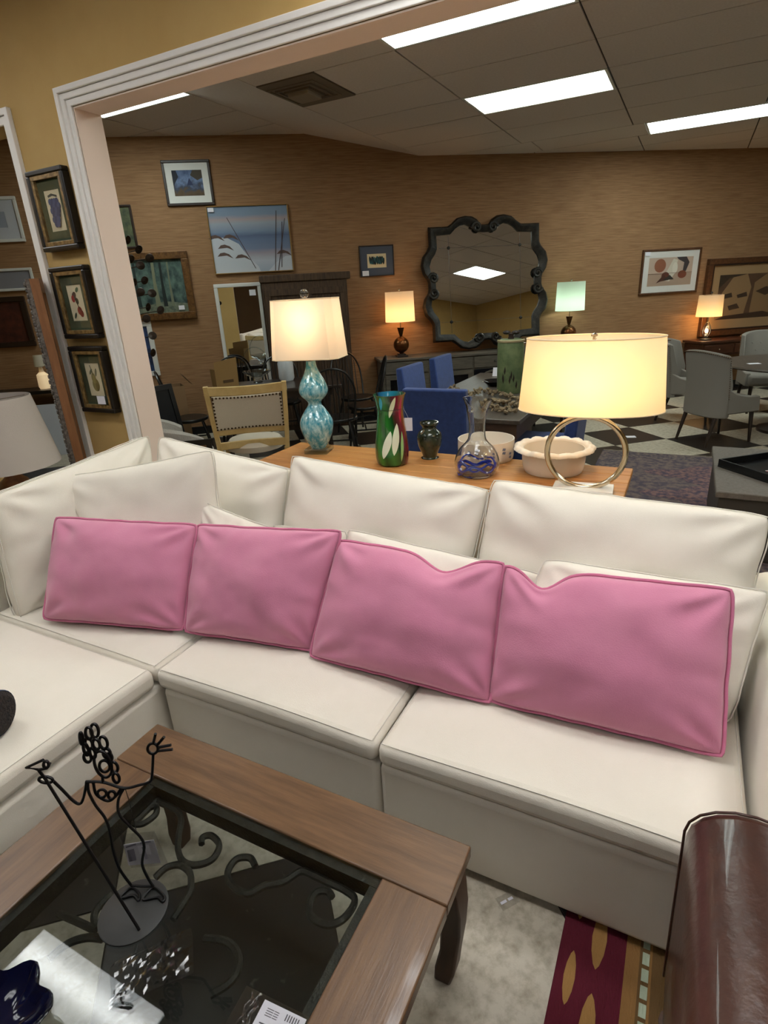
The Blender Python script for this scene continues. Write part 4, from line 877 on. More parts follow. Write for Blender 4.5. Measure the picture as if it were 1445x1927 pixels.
# seen through the left doorway
wallpic('white framed print high on the wall, seen through the left doorway', -5.5, -4.82, 2.46, 2.935, .035, .03, m_wht, mat('pale_art', (150, 156, 170), .7), mat('pale_mat', (190, 192, 200), .8), .12)
wallpic('lower white framed print seen through the left doorway', -5.3, -4.838, 1.93, 2.18, .03, .03, m_wht, mat('dim_art', (130, 128, 136), .7), None)
wallpic('dark red painting seen through the left doorway', -5.95, -5.0, 1.29, 1.87, .06, .04, m_fr_dk, mat('dark_red_art', (58, 26, 22), .5, col2=(84, 40, 30), ns=10))
# three botanical prints on the yellow wall
m_fr_blk = mat('black_frame', (20, 17, 15), .35); m_green = mat('green_mat', (58, 70, 50), .85); m_cp = mat('botanic_paper', (216, 204, 172), .8)
fruit = dict(
 grapes=[([(-.3, .38), (-.05, .42), (.3, .36), (.28, .31), (0, .36), (-.28, .33)], (60, 66, 62))]+[(el(-.22+.15*c+.07*(r % 2)+.02*r, .22-.11*r, .12, .085, 10), ((46, 58, 96) if (r+c) % 2 else (64, 78, 116))) for r in range(6) for c in range(4 if r < 3 else (3 if r < 5 else 2))],
 berries=[(el(-.1, .2, .16, .1, 10, .5), (72, 44, 40)), (el(-.18, .12, .12, .1), (150, 40, 36)), (el(.05, .05, .1, .09), (60, 56, 44)), (el(.1, -.22, .15, .12), (150, 36, 36)), (el(.2, -.3, .12, .1), (128, 28, 32)), (el(.2, .36, .12, .06, 10, .4), (60, 90, 66)), (el(-.25, -.35, .12, .05, 10, .7), (66, 80, 60)), ([(-.1, .2), (-.06, .2), (.16, -.2), (.12, -.22)], (70, 60, 44))],
 pear=[(el(.02, -.16, .24, .2), (128, 116, 66)), (el(-.04, .04, .15, .16), (140, 128, 76)), ([(-.16, .44), (-.12, .44), (.0, .16), (-.04, .14)], (72, 62, 46)), (el(.2, .22, .06, .14, 10, -.5), (110, 112, 92)), (el(-.14, .24, .14, .05, 10, .6), (92, 100, 76)), (el(.1, -.22, .1, .12), (104, 92, 50))])
for nm, z0, h, lab, st in (('grapes', 2.008, .404, 'framed botanical print of dark blue grapes, top of three on the yellow wall', None), ('berries', 1.528, .398, 'framed botanical print of red berries, middle of three on the yellow wall', None), ('pear', 1.085, .398, 'framed botanical print of a pear, lowest of three on the yellow wall', (.02, .055, .07, .05))):
    picture(lab, (-3.222, YW-.002, z0), 0, .305, h, .026, .05, m_fr_blk, m_cp, m_green, (.040, .052), inner=mat('antique_gilt', (150, 122, 74), .4, .3, col2=(104, 80, 46), ns=40, bump=.3, bs=80), iw=.022, layers=fruit[nm], sticker=st, group='framed botanical prints', gl=m_pglass)
# ================================================================== ornate mirror
m_mir = mat('mirror_silver', (232, 232, 232), .0, 1); m_omf = mat('distressed_black_frame', (27, 24, 21), .45, .2, col2=(58, 51, 42), ns=18, nd=6, lo=.45, hi=.75, bump=.3, bs=40)
om = thing('ornate_mirror', 'big square mirror in a dark scrolled baroque frame', 'mirror', WPT(.79, 1.712, .125), WA); om.rotation_euler = (R(-6.6), 0, WA); om.scale = (.985, 1, .985)
qt = [(0, .735), (-.06, .742), (-.10, .80), (-.17, .84), (-.27, .85), (-.38, .825), (-.45, .765), (-.51, .728), (-.77, .728)]
qs = [(-.77, .50), (-.80, .44), (-.865, .37), (-.893, .26), (-.87, .16), (-.815, .09), (-.80, .04)]
it = [(0, .645), (-.06, .648), (-.12, .66), (-.18, .71), (-.27, .748), (-.34, .735), (-.40, .70), (-.47, .635), (-.665, .625)]
is_ = [(-.665, .46), (-.69, .40), (-.745, .33), (-.775, .25), (-.76, .17), (-.715, .10), (-.70, .04)]
def full(t_, s_):
    q = t_+s_; l = q + [(x, -z) for x, z in s_[::-1]+t_[:0:-1]]
    l += [(0, -t_[0][1])] + [(-x, z) for x, z in ([(x, -z) for x, z in t_[1:]+s_])] + [(-x, z) for x, z in s_[::-1]+t_[:0:-1]]
    return l
OO, II = full(qt, qs), full(it, is_); n = len(OO)
M = MB(); secs = ((0, 0), (0, -.035), (.22, -.065), (.45, -.062), (.72, -.045), (1, -.03), (1, -.01)); vs = []
for f_, y_ in secs: vs += [(a[0]*(1-f_)+b_[0]*f_, y_, a[1]*(1-f_)+b_[1]*f_) for a, b_ in zip(OO, II)]
M.add(vs, [(i*n+j, i*n+(j+1) % n, (i+1)*n+(j+1) % n, (i+1)*n+j) for i in range(len(secs)-1) for j in range(n)])
M.build('frame', m_omf, om, ang=50)
MB().add([(x*1.01, -.012, z*1.01) for x, z in II], [tuple(range(n))]).build('mirror_glass', m_mir, om, smooth=False)
def volute(x, z, fl, fz):
    pts = [(x+fl*(.066-.055*i/18)*math.cos(i*.55), -.05-.008*i/18, z+fz*(.066-.055*i/18)*math.sin(i*.55)) for i in range(19)]
    MB().tube(pts, [.024-.008*i/18 for i in range(19)], 6).build('scroll', m_omf, om)
for sx in (-1, 1):
    for sz in (-1, 1): volute(sx*.115, sz*.70, sx, sz); volute(sx*.735, sz*.095, sx, sz)
m_joint = mat('mirror_joint', (70, 68, 64), .3)
for x in (-.5, .5): MB().bx(x-.002, x+.002, -.0135, -.0122, -.62, .62).build('pane_joint', m_joint, om, smooth=False)
for z in (-.47, .47): MB().bx(-.64, .64, -.0135, -.0122, z-.002, z+.002).build('pane_joint', m_joint, om, smooth=False)
for x in (-.5, .5):
    for z in (-.47, .47): MB().ball((x, -.016, z), .022, 10, (1, .4, 1)).build('rosette', m_omf, om)
# white floor mirror -----------------------------------------------------
fm_ = thing('floor_mirror', 'tall white framed rectangular mirror standing against the far wall', 'mirror', WPT(-2.47, .0, .003), WA)
rails(MB(), .585, 1.885, .045, -.045, 0).build('frame', m_wht, fm_, smooth=False, bevel=.006)
o = MB().bx(-.25, .25, -.022, -.018, .045, 1.84).build('mirror_glass', m_mir, fm_, smooth=False)
MB().bx(.14, .22, -.0245, -.0225, 1.73, 1.80).build('price_sticker', m_paper, fm_, smooth=False)
# shuttered wooden cabinet front -------------------------------------------
m_rust = mat('weathered_dark_wood', (58, 42, 30), .7, col2=(84, 62, 44), ns=10, nd=7, stretch=(5, 5, .6), bump=.2, bs=60)
cb = thing('armoire', 'weathered dark wood armoire with panelled doors behind the turquoise lamp', 'armoire', WPT(-1.63, 0, .012), WA)
MB().bx(-.53, .53, -.30, 0, 0, 1.86).build('body', m_rust, cb, bevel=.005)
MB().bx(-.55, .58, -.315, 0, 1.862, 1.95).build('cornice', m_rust, cb, bevel=.012)
for sx in (-1, 1):
    d = rails(MB(), .50, 1.70, .075, -.327, -.301, z0=.08); d.v = [(x+sx*.255, y, z) for x, y, z in d.v]; d = d.build('door', m_rust, cb, smooth=False, bevel=.004)
    for k in range(9): MB().bx(sx*.255-.172+k*.039, sx*.255-.172+k*.039+.033, -.315, -.301, .156, 1.70).build('slat', m_rust, d, smooth=False, bevel=.003)
    MB().ball((sx*.04, -.335, .95), .014, 8).build('knob', m_iron, d)
# ================================================================== buffet with lamps
m_bufw = mat('grey_washed_wood', (74, 68, 60), .6, col2=(96, 88, 78), ns=8, nd=6, stretch=(.8, 3, 6)); m_dark = mat('dark_glass_and_niche_shade', (18, 17, 17), .15)
bf = thing('buffet', 'long grey-washed sideboard with glazed doors under the ornate mirror', 'sideboard', WPT(.82, 0, .02), WA)
BW_, BD, BH = 3.1, .45, .855
MB().bx(-BW_/2-.03, BW_/2+.03, -BD-.025, 0, BH-.035, BH).build('top', m_bufw, bf, bevel=.006)
MB().bx(-BW_/2, BW_/2, -BD, 0, .08, BH-.036).build('body', m_bufw, bf, bevel=.004)
for x in (-BW_/2+.05, BW_/2-.05):
    for y in (-BD+.05, -.05): MB().bx(x-.04, x+.04, y-.04, y+.04, 0, .079).build('foot', m_bufw, bf, smooth=False)
for k in range(5):
    x0 = -BW_/2+.04+k*.606; w_ = .58
    dr = MB().bx(x0, x0+w_, -BD-.016, -BD-.001, .66, .81).build('drawer', m_bufw, bf, bevel=.005); MB().ball((x0+w_/2, -BD-.028, .735), .015, 8).build('knob', m_iron, dr)
    if k == 2:
        MB().bx(x0, x0+w_, -BD-.006, -BD-.001, .13, .64).build('niche_shade', m_dark, bf, smooth=False)  # dark sheet on the front stands for shade in the arch opening
        pts = [(x0+w_/2+.27*math.cos(math.pi*i/14), -BD-.012, .36+.25*math.sin(math.pi*i/14)) for i in range(15)]; MB().tube(pts, .016, 6).build('arch', m_bufw, bf)
    else:
        d = rails(MB(), w_, .52, .055, -BD-.018, -BD-.001, z0=.12); d.v = [(x+x0+w_/2, y, z) for x, y, z in d.v]; d = d.build('door', m_bufw, bf, smooth=False, bevel=.003)
        for sx in (-1, 1): MB().bx(x0+w_/2+sx*.118-.113, x0+w_/2+sx*.118+.113, -BD-.010, -BD-.001, .177, .583).build('pane', m_dark, d, smooth=False)
m_copper = mat('aged_copper', (122, 72, 40), .3, .85, col2=(80, 62, 36), ns=8)
def ball_lamp(label, s, off, sh, glow, power, col):
    p = WPT(s, BH, off); t = thing('buffet_lamp', label, 'lamp', (p.x, p.y, BH), WA)
    MB().bx(-.075, .075, -.075, .075, .001, .022).bx(-.05, .05, -.05, .05, .022, .04).build('base', m_fr_dk, t, smooth=False, bevel=.003)
    MB().lathe([(0, .04), (.03, .04), (.03, .05)]+[(.105*math.sin(a), .155-.105*math.cos(a)) for a in (.35+2.45*i/11 for i in range(12))]+[(.03, .262), (0, .262)], 28).build('ball', m_copper, t, ang=60)
    MB().lathe([(0, .262), (.016, .262), (.02, .275), (.046, .37), (.046, .375), (0, .375)], 20).build('cone', m_copper, t)
    MB().cyl((0, 0, .375), (0, 0, .83), .006, n=8).build('stem', m_brass, t)
    n = 32; MB().lathe([(.195, .45), (.185, .82)], n).build('shade', sh, t)
    MB().tube([(-.186, 0, .815), (.186, 0, .815)], .002, 5).tube([(0, -.186, .815), (0, .186, .815)], .002, 5).build('spider', m_brass, t)
    MB().ball((0, 0, .84), .014, 8).build('finial', m_brass, t)
    MB().ball((0, 0, .60), .03, 10, (1, 1, 1.3)).build('bulb', glow, t)
    lamp_light('lamp_glow', t, (0, 0, .52), col, power, .03); return t
m_shade_w = shade_mat('white_shade', (232, 226, 210)); m_shade_g = shade_mat('fluorescent_tinted_shade', (206, 220, 204))
ball_lamp('copper ball lamp with glowing cream drum shade, left of the ornate mirror', -.42, .25, m_shade_w, bulb, 3.2, (255, 190, 126))
ball_lamp('copper lamp with drum shade tinted as by fluorescent light, right of the ornate mirror', 1.97, .25, m_shade_g, emis('added_cool_bulb', (220, 255, 235), 3), 2.2, (235, 255, 235))  # shade colour and added cool bulb stand in for fluorescent light
# ================================================================== chairs
def windsor():
    t = thing('windsor_chair', '', 'chair', (0, 0, 0)); m = mat('black_painted_wood', (18, 16, 15), .35)
    pts = [(.21*math.cos(a)*(1+.08*math.cos(2*a)), .20*math.sin(a)) for a in (2*math.pi*i/20 for i in range(20))]
    MB().prism(pts, .43, .465).build('seat', m, t, bevel=.01)
    for sx in (-1, 1):
        for sy in (-1, 1): MB().tube([(sx*.13, sy*.12, .44), (sx*.17, sy*.165, .25), (sx*.20, sy*.20, 0)], [.014, .02, .012], 8).build('leg', m, t)
        MB().cyl((sx*.175, -.17, .2), (sx*.175, .17, .2), .009, n=6).build('stretcher', m, t)
    MB().cyl((-.175, 0, .2), (.175, 0, .2), .009, n=6).build('stretcher', m, t)
    bow = spline([(-.19, .13, .455), (-.215, .18, .62), (-.215, .23, .80), (-.14, .27, .95), (0, .285, 1.0), (.14, .27, .95), (.215, .23, .80), (.215, .18, .62), (.19, .13, .455)], 5)
    MB().tube(bow, .011, 7).build('back_bow', m, t)
    for k in range(7):
        x = -.13+.26*k/6; xt = x*1.25; zt_ = 1.0-.55*(abs(xt)/.215)**2.6*.5; zt_ = .995-.12*(abs(xt)/.17)**2
        MB().tube([(x, .165, .46), (xt, .165+.115*(zt_-.46)/.53, zt_)], .006, 5).build('spindle', m, t)
    return t
w0 = windsor(); GW = 'black spindle-back chairs around the dark table'
def wl(s, off, rz, z=0): p = WPT(s, 0, off); return (p.x, p.y, z), WA+rz
def put(o, a, label, g): o.location = a[0]; o.rotation_euler = (0, 0, a[1]); o['label'] = label; o['group'] = g
put(w0, wl(-2.66, .42, 0), 'black hoop-back spindle chair in front of the white floor mirror', GW)
for s, off, rz, lab in ((-2.06, .68, 0, 'black spindle chair between the floor mirror and the armoire, behind the table'), (-1.12, .78, .5, 'black hoop-back chair right of the turquoise lamp shade'), (-1.12, 1.38, -R(95), 'black spindle chair seen from the side, nearest the sideboard'),
                        (-1.50, 1.95, R(172), 'black hoop-back chair right behind the turquoise lamp body'), (-3.12, 1.25, R(100), 'black spindle chair at the left end of the dark table'), (-5.2, .95, R(160), 'black spindle chair seen through the left doorway')):
    dup(w0, *wl(s, off, rz), lab, GW)
m_tabd = mat('dark_table_wood', (40, 31, 27), .3, col2=(52, 40, 34), ns=6, stretch=(.8, 6, 3), coat=.2)
p = WPT(-2.12, 0, 1.30); dt = thing('dining_table', 'dark wood dining table among the black spindle chairs', 'table', p, WA)
MB().bx(-.72, .72, -.42, .42, .735, .77).build('table_top', m_tabd, dt, bevel=.008)
MB().bx(-.62, .62, -.34, .34, .65, .734).build('apron', m_tabd, dt, smooth=False)
for sx in (-1, 1):
    for sy in (-1, 1): MB().lathe([(0, 0), (.025, 0), (.03, .1), (.022, .14), (.035, .3), (.04, .55), (.045, .649), (0, .649)], 12, (sx*.56, sy*.28, 0)).build('leg', m_tabd, dt)
# things on that table
q = WPT(-2.32, .771, 1.06)
gb = thing('glass_basket', 'clear ruffled glass basket with a tall handle on the dark table', 'glass basket', q, WA)
MB().lathe([(0, .001), (.06, .001), (.05, .012), (.02, .03), (.06, .06), (.13, .10), (.16, .135), (.15, .135), (.05, .065), (0, .06)], 36, fn=lambda r, z, a, i: (r*(1+.06*math.cos(9*a)*(z > .08)), z)).build('bowl', glass_mat('thin_clear_glass', (236, 242, 244), refl=1.6), gb)
MB().tube(spline([(-.15, 0, .13), (-.15, 0, .25), (-.09, 0, .36), (0, 0, .40), (.09, 0, .36), (.15, 0, .25), (.15, 0, .13)], 5), .006, 7).build('handle', glass_mat('thin_clear_glass'), gb)
q = WPT(-1.98, .771, 1.1); m_frost = mat('frosted_ribbed_glass', (206, 210, 214), .35, bump=.5, bs=60, bstretch=(1, 1, 6))
fv = thing('frosted_vase', 'tall white frosted vase left of the turquoise lamp', 'vase', q)
MB().lathe([(0, .001), (.075, .001), (.09, .03), (.09, .2), (.075, .25), (.06, .27), (.05, .30), (.055, .34), (.05, .34), (.04, .3), (0, .28)], 28).build('body', m_frost, fv)
m_kraft = mat('kraft_paper', (150, 118, 72), .85, bump=.2, bs=30)
q = WPT(-2.66, .771, 1.36); kb = thing('paper_bag', 'open brown paper bag lying on the dark table', 'bag', q, WA+.5)
M = MB(); pr8 = [(-.13, -.06), (.13, -.06), (.13, .06), (-.13, .06)]
M.add([(x, y, .001) for x, y in pr8]+[(x*1.02, y*1.1, .22) for x, y in pr8]+[(x*1.02, y*.3-.05, .30 if x < 0 else .33) for x, y in pr8[:2]], [(3, 2, 1, 0), (0, 1, 5, 4), (1, 2, 6, 5), (2, 3, 7, 6), (3, 0, 4, 7), (4, 5, 9, 8)])
M.build('bag_body', m_kraft, kb, smooth=False); MB().bx(-.05, .07, -.0675, -.0645, .07, .1).build('print', mat('brown_print', (90, 66, 40), .8), kb, smooth=False)
# blue parsons chairs ---------------------------------------------------------
m_blue = mat('blue_upholstery', (44, 66, 122), .9, col2=(38, 58, 110), ns=30, bump=.15, bs=220, sheen=.2)
def parsons():
    t = thing('parsons_chair', '', 'chair')
    MB().bx(-.25, .25, -.27, .20, .34, .49).build('seat', m_blue, t, bevel=.03, seg=3)
    M = MB(); pf = [(.18, .34), (.20, .6), (.245, 1.0), (.255, 1.01), (.315, 1.005), (.30, .7), (.275, .34)]
    M.prism(pf, -.25, .25, 'yz').build('backrest', m_blue, t, bevel=.025, seg=3)
    for sx in (-1, 1):
        for y in (-.23, .23): MB().tube([(sx*.21, y, .339), (sx*.21, y*1.06, 0)], [.026, .018], 4).build('leg', m_tabd, t)
    return t
p0 = parsons(); GB = 'blue upholstered chairs around the grey table'
put(p0, ((-1.62, 4.22, 0), R(180)), 'blue upholstered chair with its back to the sofa, behind the swirled vase', GB)
dup(p0, (-2.12, 5.22, 0), R(90), 'blue upholstered chair at the left side of the grey table, nearer one', GB)
dup(p0, (-2.10, 5.98, 0), R(90), 'blue upholstered chair at the left side of the grey table, farther one', GB)
dup(p0, (-1.40, 6.95, 0), 0, 'blue upholstered chair half hidden behind the green canister', GB)
dup(p0, (-.97, 4.72, 0), R(-90), 'blue upholstered chair seen below the ring lamp shade', GB)
m_gtab = mat('grey_brown_table', (70, 62, 56), .4, col2=(86, 76, 68), ns=6, stretch=(6, .8, 3)); m_gtab2 = mat('brown_table_base', (62, 44, 34), .45, col2=(78, 56, 42), ns=7, stretch=(.8, 6, 4))
gt = thing('dining_table', 'grey-topped dining table with a thick brown edge beyond the console', 'table', (-1.56, 5.30, 0))
MB().bx(-.53, .53, -1.17, 1.17, .725, .76).build('table_top', m_gtab, gt, bevel=.006)
MB().bx(-.50, .50, -1.14, 1.14, .60, .724).build('apron', m_gtab2, gt, smooth=False, bevel=.004)
for y in (-.8, .8):
    MB().bx(-.14, .14, y-.14, y+.14, .10, .599).build('pedestal', m_gtab2, gt, bevel=.01); MB().bx(-.36, .36, y-.07, y+.07, 0, .099).build('foot', m_gtab2, gt, bevel=.01)
q = PZ(957, 738, .76); q = Vector((-1.42, 5.28, .76))
m_can = mat('mottled_green_metal', (84, 100, 66), .5, col2=(112, 124, 84), ns=9, nd=6, lo=.4, hi=.62)
cn = thing('metal_canister', 'tall mottled green canister with bow-like stopper on the grey table', 'canister', q)
MB().lathe([(0, .001), (.112, .001), (.118, .02), (.118, .44), (.112, .46), (.09, .475), (0, .475)], 30).build('body', m_can, cn)
MB().lathe([(.119, .45), (.122, .455), (.122, .468), (.112, .472)], 30).build('rim', mat('worn_rim', (170, 156, 120), .6), cn)
MB().lathe([(0, .475), (.03, .475), (.022, .50), (.028, .52), (0, .53)], 14).ball((-.04, 0, .53), .032, 8, (1.2, .6, .6)).ball((.04, 0, .53), .032, 8, (1.2, .6, .6)).build('stopper', m_fr_dk, cn)
rn = random.Random(9)
M = MB()
for k in range(7): a = -1.9+rn.random()*1.2; z = .06+.16*rn.random(); M.add([(.1187*math.cos(a+d*.9), .1187*math.sin(a+d*.9), z+e) for d, e in ((-.08, 0), (.02, -.03), (.1, .01), (.03, .05))], [(0, 1, 2, 3)])
o = M.build('rust_spots', mat('rust', (40, 30, 22), .8), cn, smooth=False); o['kind'] = 'stuff'
# driftwood garland
gd = thing('driftwood_garland', 'string of pale driftwood pieces lying across the grey table', 'garland', (-1.5, 4.6, .76))
m_dr = mat('driftwood', (150, 132, 104), .9, col2=(112, 94, 70), ns=20)
path = spline([PZ(u, v, .785) for u, v in ((848, 728), (880, 742), (905, 736), (945, 742), (985, 752), (975, 762), (945, 758), (915, 756), (930, 768), (965, 774))], 22)
for i, p in enumerate(path[::1]):
    if i > 198: break
    M = MB(); r = .009+.009*rn.random(); ax = Vector((rn.random()-.5, rn.random()-.5, rn.random()-.5)).normalized(); l = .022+.02*rn.random()
    c = Vector((p.x-(-1.5)+.07*(rn.random()-.5), p.y-4.6+.11*(rn.random()-.5), .014+.03*rn.random()))
    c.x = min(max(c.x, -.56), .44)
    M.tube([c-ax*l*.5, c, c+ax*l*.5], [r*.6, r, r*.5], 5); M.v = [(x, y, max(z, .0015)) for x, y, z in M.v]; M.build('driftwood_piece', m_dr, gd)
q = Vector((-1.66, 5.62, .76)); sd_ = thing('silver_dish', 'shiny dark dish beside the green canister', 'dish', q)
MB().lathe([(0, .001), (.06, .001), (.10, .03), (.13, .05), (.125, .052), (.09, .034), (0, .012)], 28).build('bowl', mat('dark_silver', (70, 70, 74), .12, .9), sd_)
q = Vector((-1.82, 6.25, .76)); tc_ = thing('tent_card', 'small white price card on the far end of the grey table', 'price tag', q)
MB().prism([(-.03, .001), (.03, .001), (0, .09)], -.05, .05, 'yz').build('card', m_paper, tc_, smooth=False)
# ================================================================== nailhead stool, barrel chair and clutter on the left
m_oak = mat('pale_oak', (196, 166, 108), .55, col2=(210, 182, 126), ns=6, nd=6, stretch=(2, 2, 2)); m_linen = mat('natural_linen', (196, 184, 166), .95, bump=.25, bs=260)
m_nail = mat('bronze_nail', (74, 54, 36), .35, .8)
c0, c1 = PZ(382, 728, 1.06), PZ(538, 716, 1.06); dr_ = (c1-c0); wch = dr_.length; ang = math.atan2(dr_.y, dr_.x); mid = (c0+c1)/2
cs = thing('nailhead_chair', 'pale oak chair with linen back panel edged in bronze nails', 'chair', (mid.x, mid.y, 0), ang)
# local: x along the back, back surface faces -y (towards the camera), seat towards +y
hw = wch/2
def bk(x, z): return .05*(1-(x/hw)**2)-.10*(z-.62)     # curved, raked back: offset along -y... returns y
def slab(name, x0, x1, z0, z1, th, m, n=10, dz0=0, dz1=0, par=None, y_=0, bevel=.006):
    M = MB(); vs = []
    for i in range(n+1):
        x = x0+(x1-x0)*i/n; k = 1-(x/hw)**2
        for z, dz in ((z0, dz0), (z1, dz1)):
            zz = z+dz*k; y = bk(x, zz)+y_; vs += [(x, y, zz), (x, y+th, zz)]
    f = []
    for i in range(n):
        a = i*4; b_ = a+4; f += [(a, b_, b_+2, a+2), (a+1, a+3, b_+3, b_+1), (a, a+1, b_+1, b_), (a+2, b_+2, b_+3, a+3)]
    f += [(0, 2, 3, 1), (n*4, n*4+1, n*4+3, n*4+2)]
    return M.add(vs, f).build(name, m, par or cs, bevel=bevel)
zt_, zb_ = 1.06, .60
slab('top_rail', -hw, hw, .985, 1.06, .03, m_oak, dz0=-.02, dz1=-.02)
slab('bottom_rail', -hw*.94, hw*.94, .645, .70, .03, m_oak); slab('lower_rail', -hw*.9, hw*.9, .52, .585, .03, m_oak)
for sx in (-1, 1):
    M = MB(); pts = [(sx*(hw-.018), 1.06), (sx*(hw-.03), .8), (sx*(hw-.05), .5)]
    M.tube([(x, bk(x, z)+.015, z) for x, z in pts], .026, 4, twist=0).build('stile', m_oak, cs)
    for yl, zz in ((.08, .50), (.46, .46)): MB().tube([(sx*(hw-.06), yl-.01, zz), (sx*(hw-.06), yl-.03 if yl < .2 else yl+.03, 0)], [.024, .018], 4).build('leg', m_oak, cs)
slab('back_panel', -hw+.05, hw-.05, .69, .985, .035, m_linen, dz1=-.02, y_=-.008, bevel=.01)
nm_ = MB().ball((0, 0, 0), .0085, 6, (1, .6, 1)).mesh('nail', m_nail)
def nail(x, z):
    o = bpy.data.objects.new('nail', nm_); COL.objects.link(o); o.parent = cs; o.location = (x, bk(x, z)-.012, z)
for i in range(20):
    x = -hw+.06+(2*hw-.12)*i/19; k = 1-(x/hw)**2; nail(x, .972-.02*k); nail(x, .703)
for i in range(9):
    z = .724+.228*i/8; nail(-hw+.06, z); nail(hw-.06, z)
MB().lathe([(0, .46), (.20, .46), (.245, .475), (.25, .52), (.22, .555), (0, .565)], 28, (0, .27, 0)).build('seat', m_linen, cs)
# grey barrel chair ----------------------------------------------------------
m_bou = mat('grey_boucle', (172, 166, 158), .95, bump=.5, bs=90)
bcen = PZ(318, 800, .70); bcen = Vector((-4.10, 3.74, 0))
br = thing('barrel_chair', 'light grey rounded barrel chair behind the sofa corner', 'armchair', bcen, R(150))
M = MB(); n = 24; vs = []
sec = [(.33, .12), (.42, .12), (.43, .55), (.41, .70), (.37, .725), (.33, .70), (.31, .55)]
for i in range(n+1):
    a = R(-20)+R(220)*i/n; kz = 1-.25*(abs(i/n-.5)*2)**3
    vs += [(r*math.cos(a), r*math.sin(a), .12+(z-.12)*kz) for r, z in sec]
ns_ = len(sec); M.add(vs, [(i*ns_+j, i*ns_+(j+1) % ns_, (i+1)*ns_+(j+1) % ns_, (i+1)*ns_+j) for i in range(n) for j in range(ns_)]+[tuple(range(ns_))[::-1], tuple(n*ns_+j for j in range(ns_))]); M.build('backrest', m_bou, br)
MB().lathe([(0, .12), (.30, .12), (.305, .15), (.30, .40), (.27, .44), (0, .45)], 28).build('seat', m_bou, br)
for a in (.7, 2.3, 3.9, 5.5): MB().cyl((.24*math.cos(a), .24*math.sin(a), .119), (.26*math.cos(a), .26*math.sin(a), 0), .022, .015, 8).build('leg', m_tabd, br)
# framed picture leaning by the barrel chair
a0, a1 = PZ(303, 795, .66), PZ(345, 800, .66)
lp = thing('framed_artwork', 'framed brown picture leaning on the grey barrel chair', 'picture', (-3.62, 3.30, .001), R(38))
M = rails(MB(), .50, .62, .045, -.02, 0); M.v = [(x, y+z*.12, z) for x, y, z in M.v]; M.build('frame', m_fr_blk, lp, smooth=False)
M = MB().bx(-.205, .205, -.012, -.002, .045, .575); M.v = [(x, y+z*.12, z) for x, y, z in M.v]; M.build('artwork', mat('brown_art', (120, 88, 62), .7, col2=(150, 116, 84), ns=8), lp, smooth=False)
# metal disc branches
m_disc = mat('bronze_disc', (52, 42, 34), .4, .6)
ds = thing('disc_sculpture', 'dark metal branch sculpture with many small discs beside the door jamb', 'sculpture', (-4.72, 3.62, 0))
DO = Vector((4.72, -3.62, 0))
MB().lathe([(0, 0), (.16, 0), (.16, .02), (.02, .03), (0, .03)], 24).build('base', m_disc, ds)
MB().tube(spline([(0, 0, .02), (.02, 0, .8), (-.02, 0, 1.5), (.03, 0, 2.1)], 6), .012, 7).build('stem', m_disc, ds)
for i, (u, v) in enumerate(((242, 452), (247, 488), (282, 486), (264, 500), (254, 532), (273, 528), (265, 550), (286, 552), (280, 578), (303, 584), (276, 600), (287, 632), (289, 664), (262, 470))):
    p = PY(u, v, 3.70+.06*(i % 3)); q0 = Vector((-4.72, 3.62, p.z-.12-.03*(i % 2)))
    br_ = MB().tube(spline([q0, (q0+p)/2+V3(0, 0, .03), p], 4), .004, 5).build('branch', m_disc, ds, DO)
    M = MB().lathe([(0, -.004), (.030, -.002), (.036, .006), (.034, .008), (.0, .001)], 18); rm = Matrix.Rotation(R(70), 3, 'X') @ Matrix.Rotation(R(20*(i % 4)-30), 3, 'Y'); rz_ = Matrix.Rotation(R(25), 3, 'Z')
    M.v = [tuple(rz_@(rm@Vector(q_))+p) for q_ in M.v]; M.build('disc', m_disc, br_)
# dark ottoman, boxes and leaning frames by the far wall
m_char = mat('charcoal_fabric', (48, 46, 48), .9, bump=.2, bs=120)
ot = thing('slipper_chair', 'low charcoal upholstered chair left of the nailhead chair', 'chair', (-5.50, 4.28, 0), R(30))
MB().bx(-.30, .30, -.30, .30, .12, .42).build('seat', m_char, ot, bevel=.04, seg=3); MB().bx(-.30, .30, .18, .32, .42, .74).build('backrest', m_char, ot, bevel=.04, seg=3)
for sx in (-1, 1):
    for sy in (-1, 1): MB().cyl((sx*.25, sy*.25, .119), (sx*.26, sy*.26, 0), .02, .014, 8).build('leg', m_tabd, ot)
m_card = mat('cardboard', (140, 110, 78), .85)
p = WPT(-3.45, 0, .62); bxo = thing('cardboard_box', 'open cardboard box with flaps left of the dark table', 'box', p, WA+.3)
for a in ((-.2, .2, -.15, -.146), (-.2, .2, .146, .15), (-.2, -.196, -.146, .146), (.196, .2, -.146, .146)): MB().bx(*a, .001, .75).build('side', m_card, bxo, smooth=False)
MB().bx(-.196, .196, -.146, .146, .001, .006).build('bottom', m_card, bxo, smooth=False)
for sx in (-1, 1):
    M = MB().box((0, 0, 0), (.16, .29, .004)); rm = Matrix.Rotation(sx*.9, 3, 'Y'); M.v = [tuple(rm@Vector(q_)+Vector((sx*.26, 0, .81))) for q_ in M.v]; M.build('flap', m_card, bxo, smooth=False)
def lean(label, s, off, rz, w_, h_, fm, am, tilt=.16):
    p = WPT(s, 0.001, off); t = thing('framed_artwork', label, 'picture', p, WA+rz)
    for nm, M, m in (('frame', rails(MB(), w_, h_, .05, -.03, 0), fm), ('artwork', MB().bx(-w_/2+.05, w_/2-.05, -.018, -.004, .05, h_-.05), am)):
        M.v = [(x, y+z*tilt, z) for x, y, z in M.v]; M.build(nm, m, t, smooth=False)
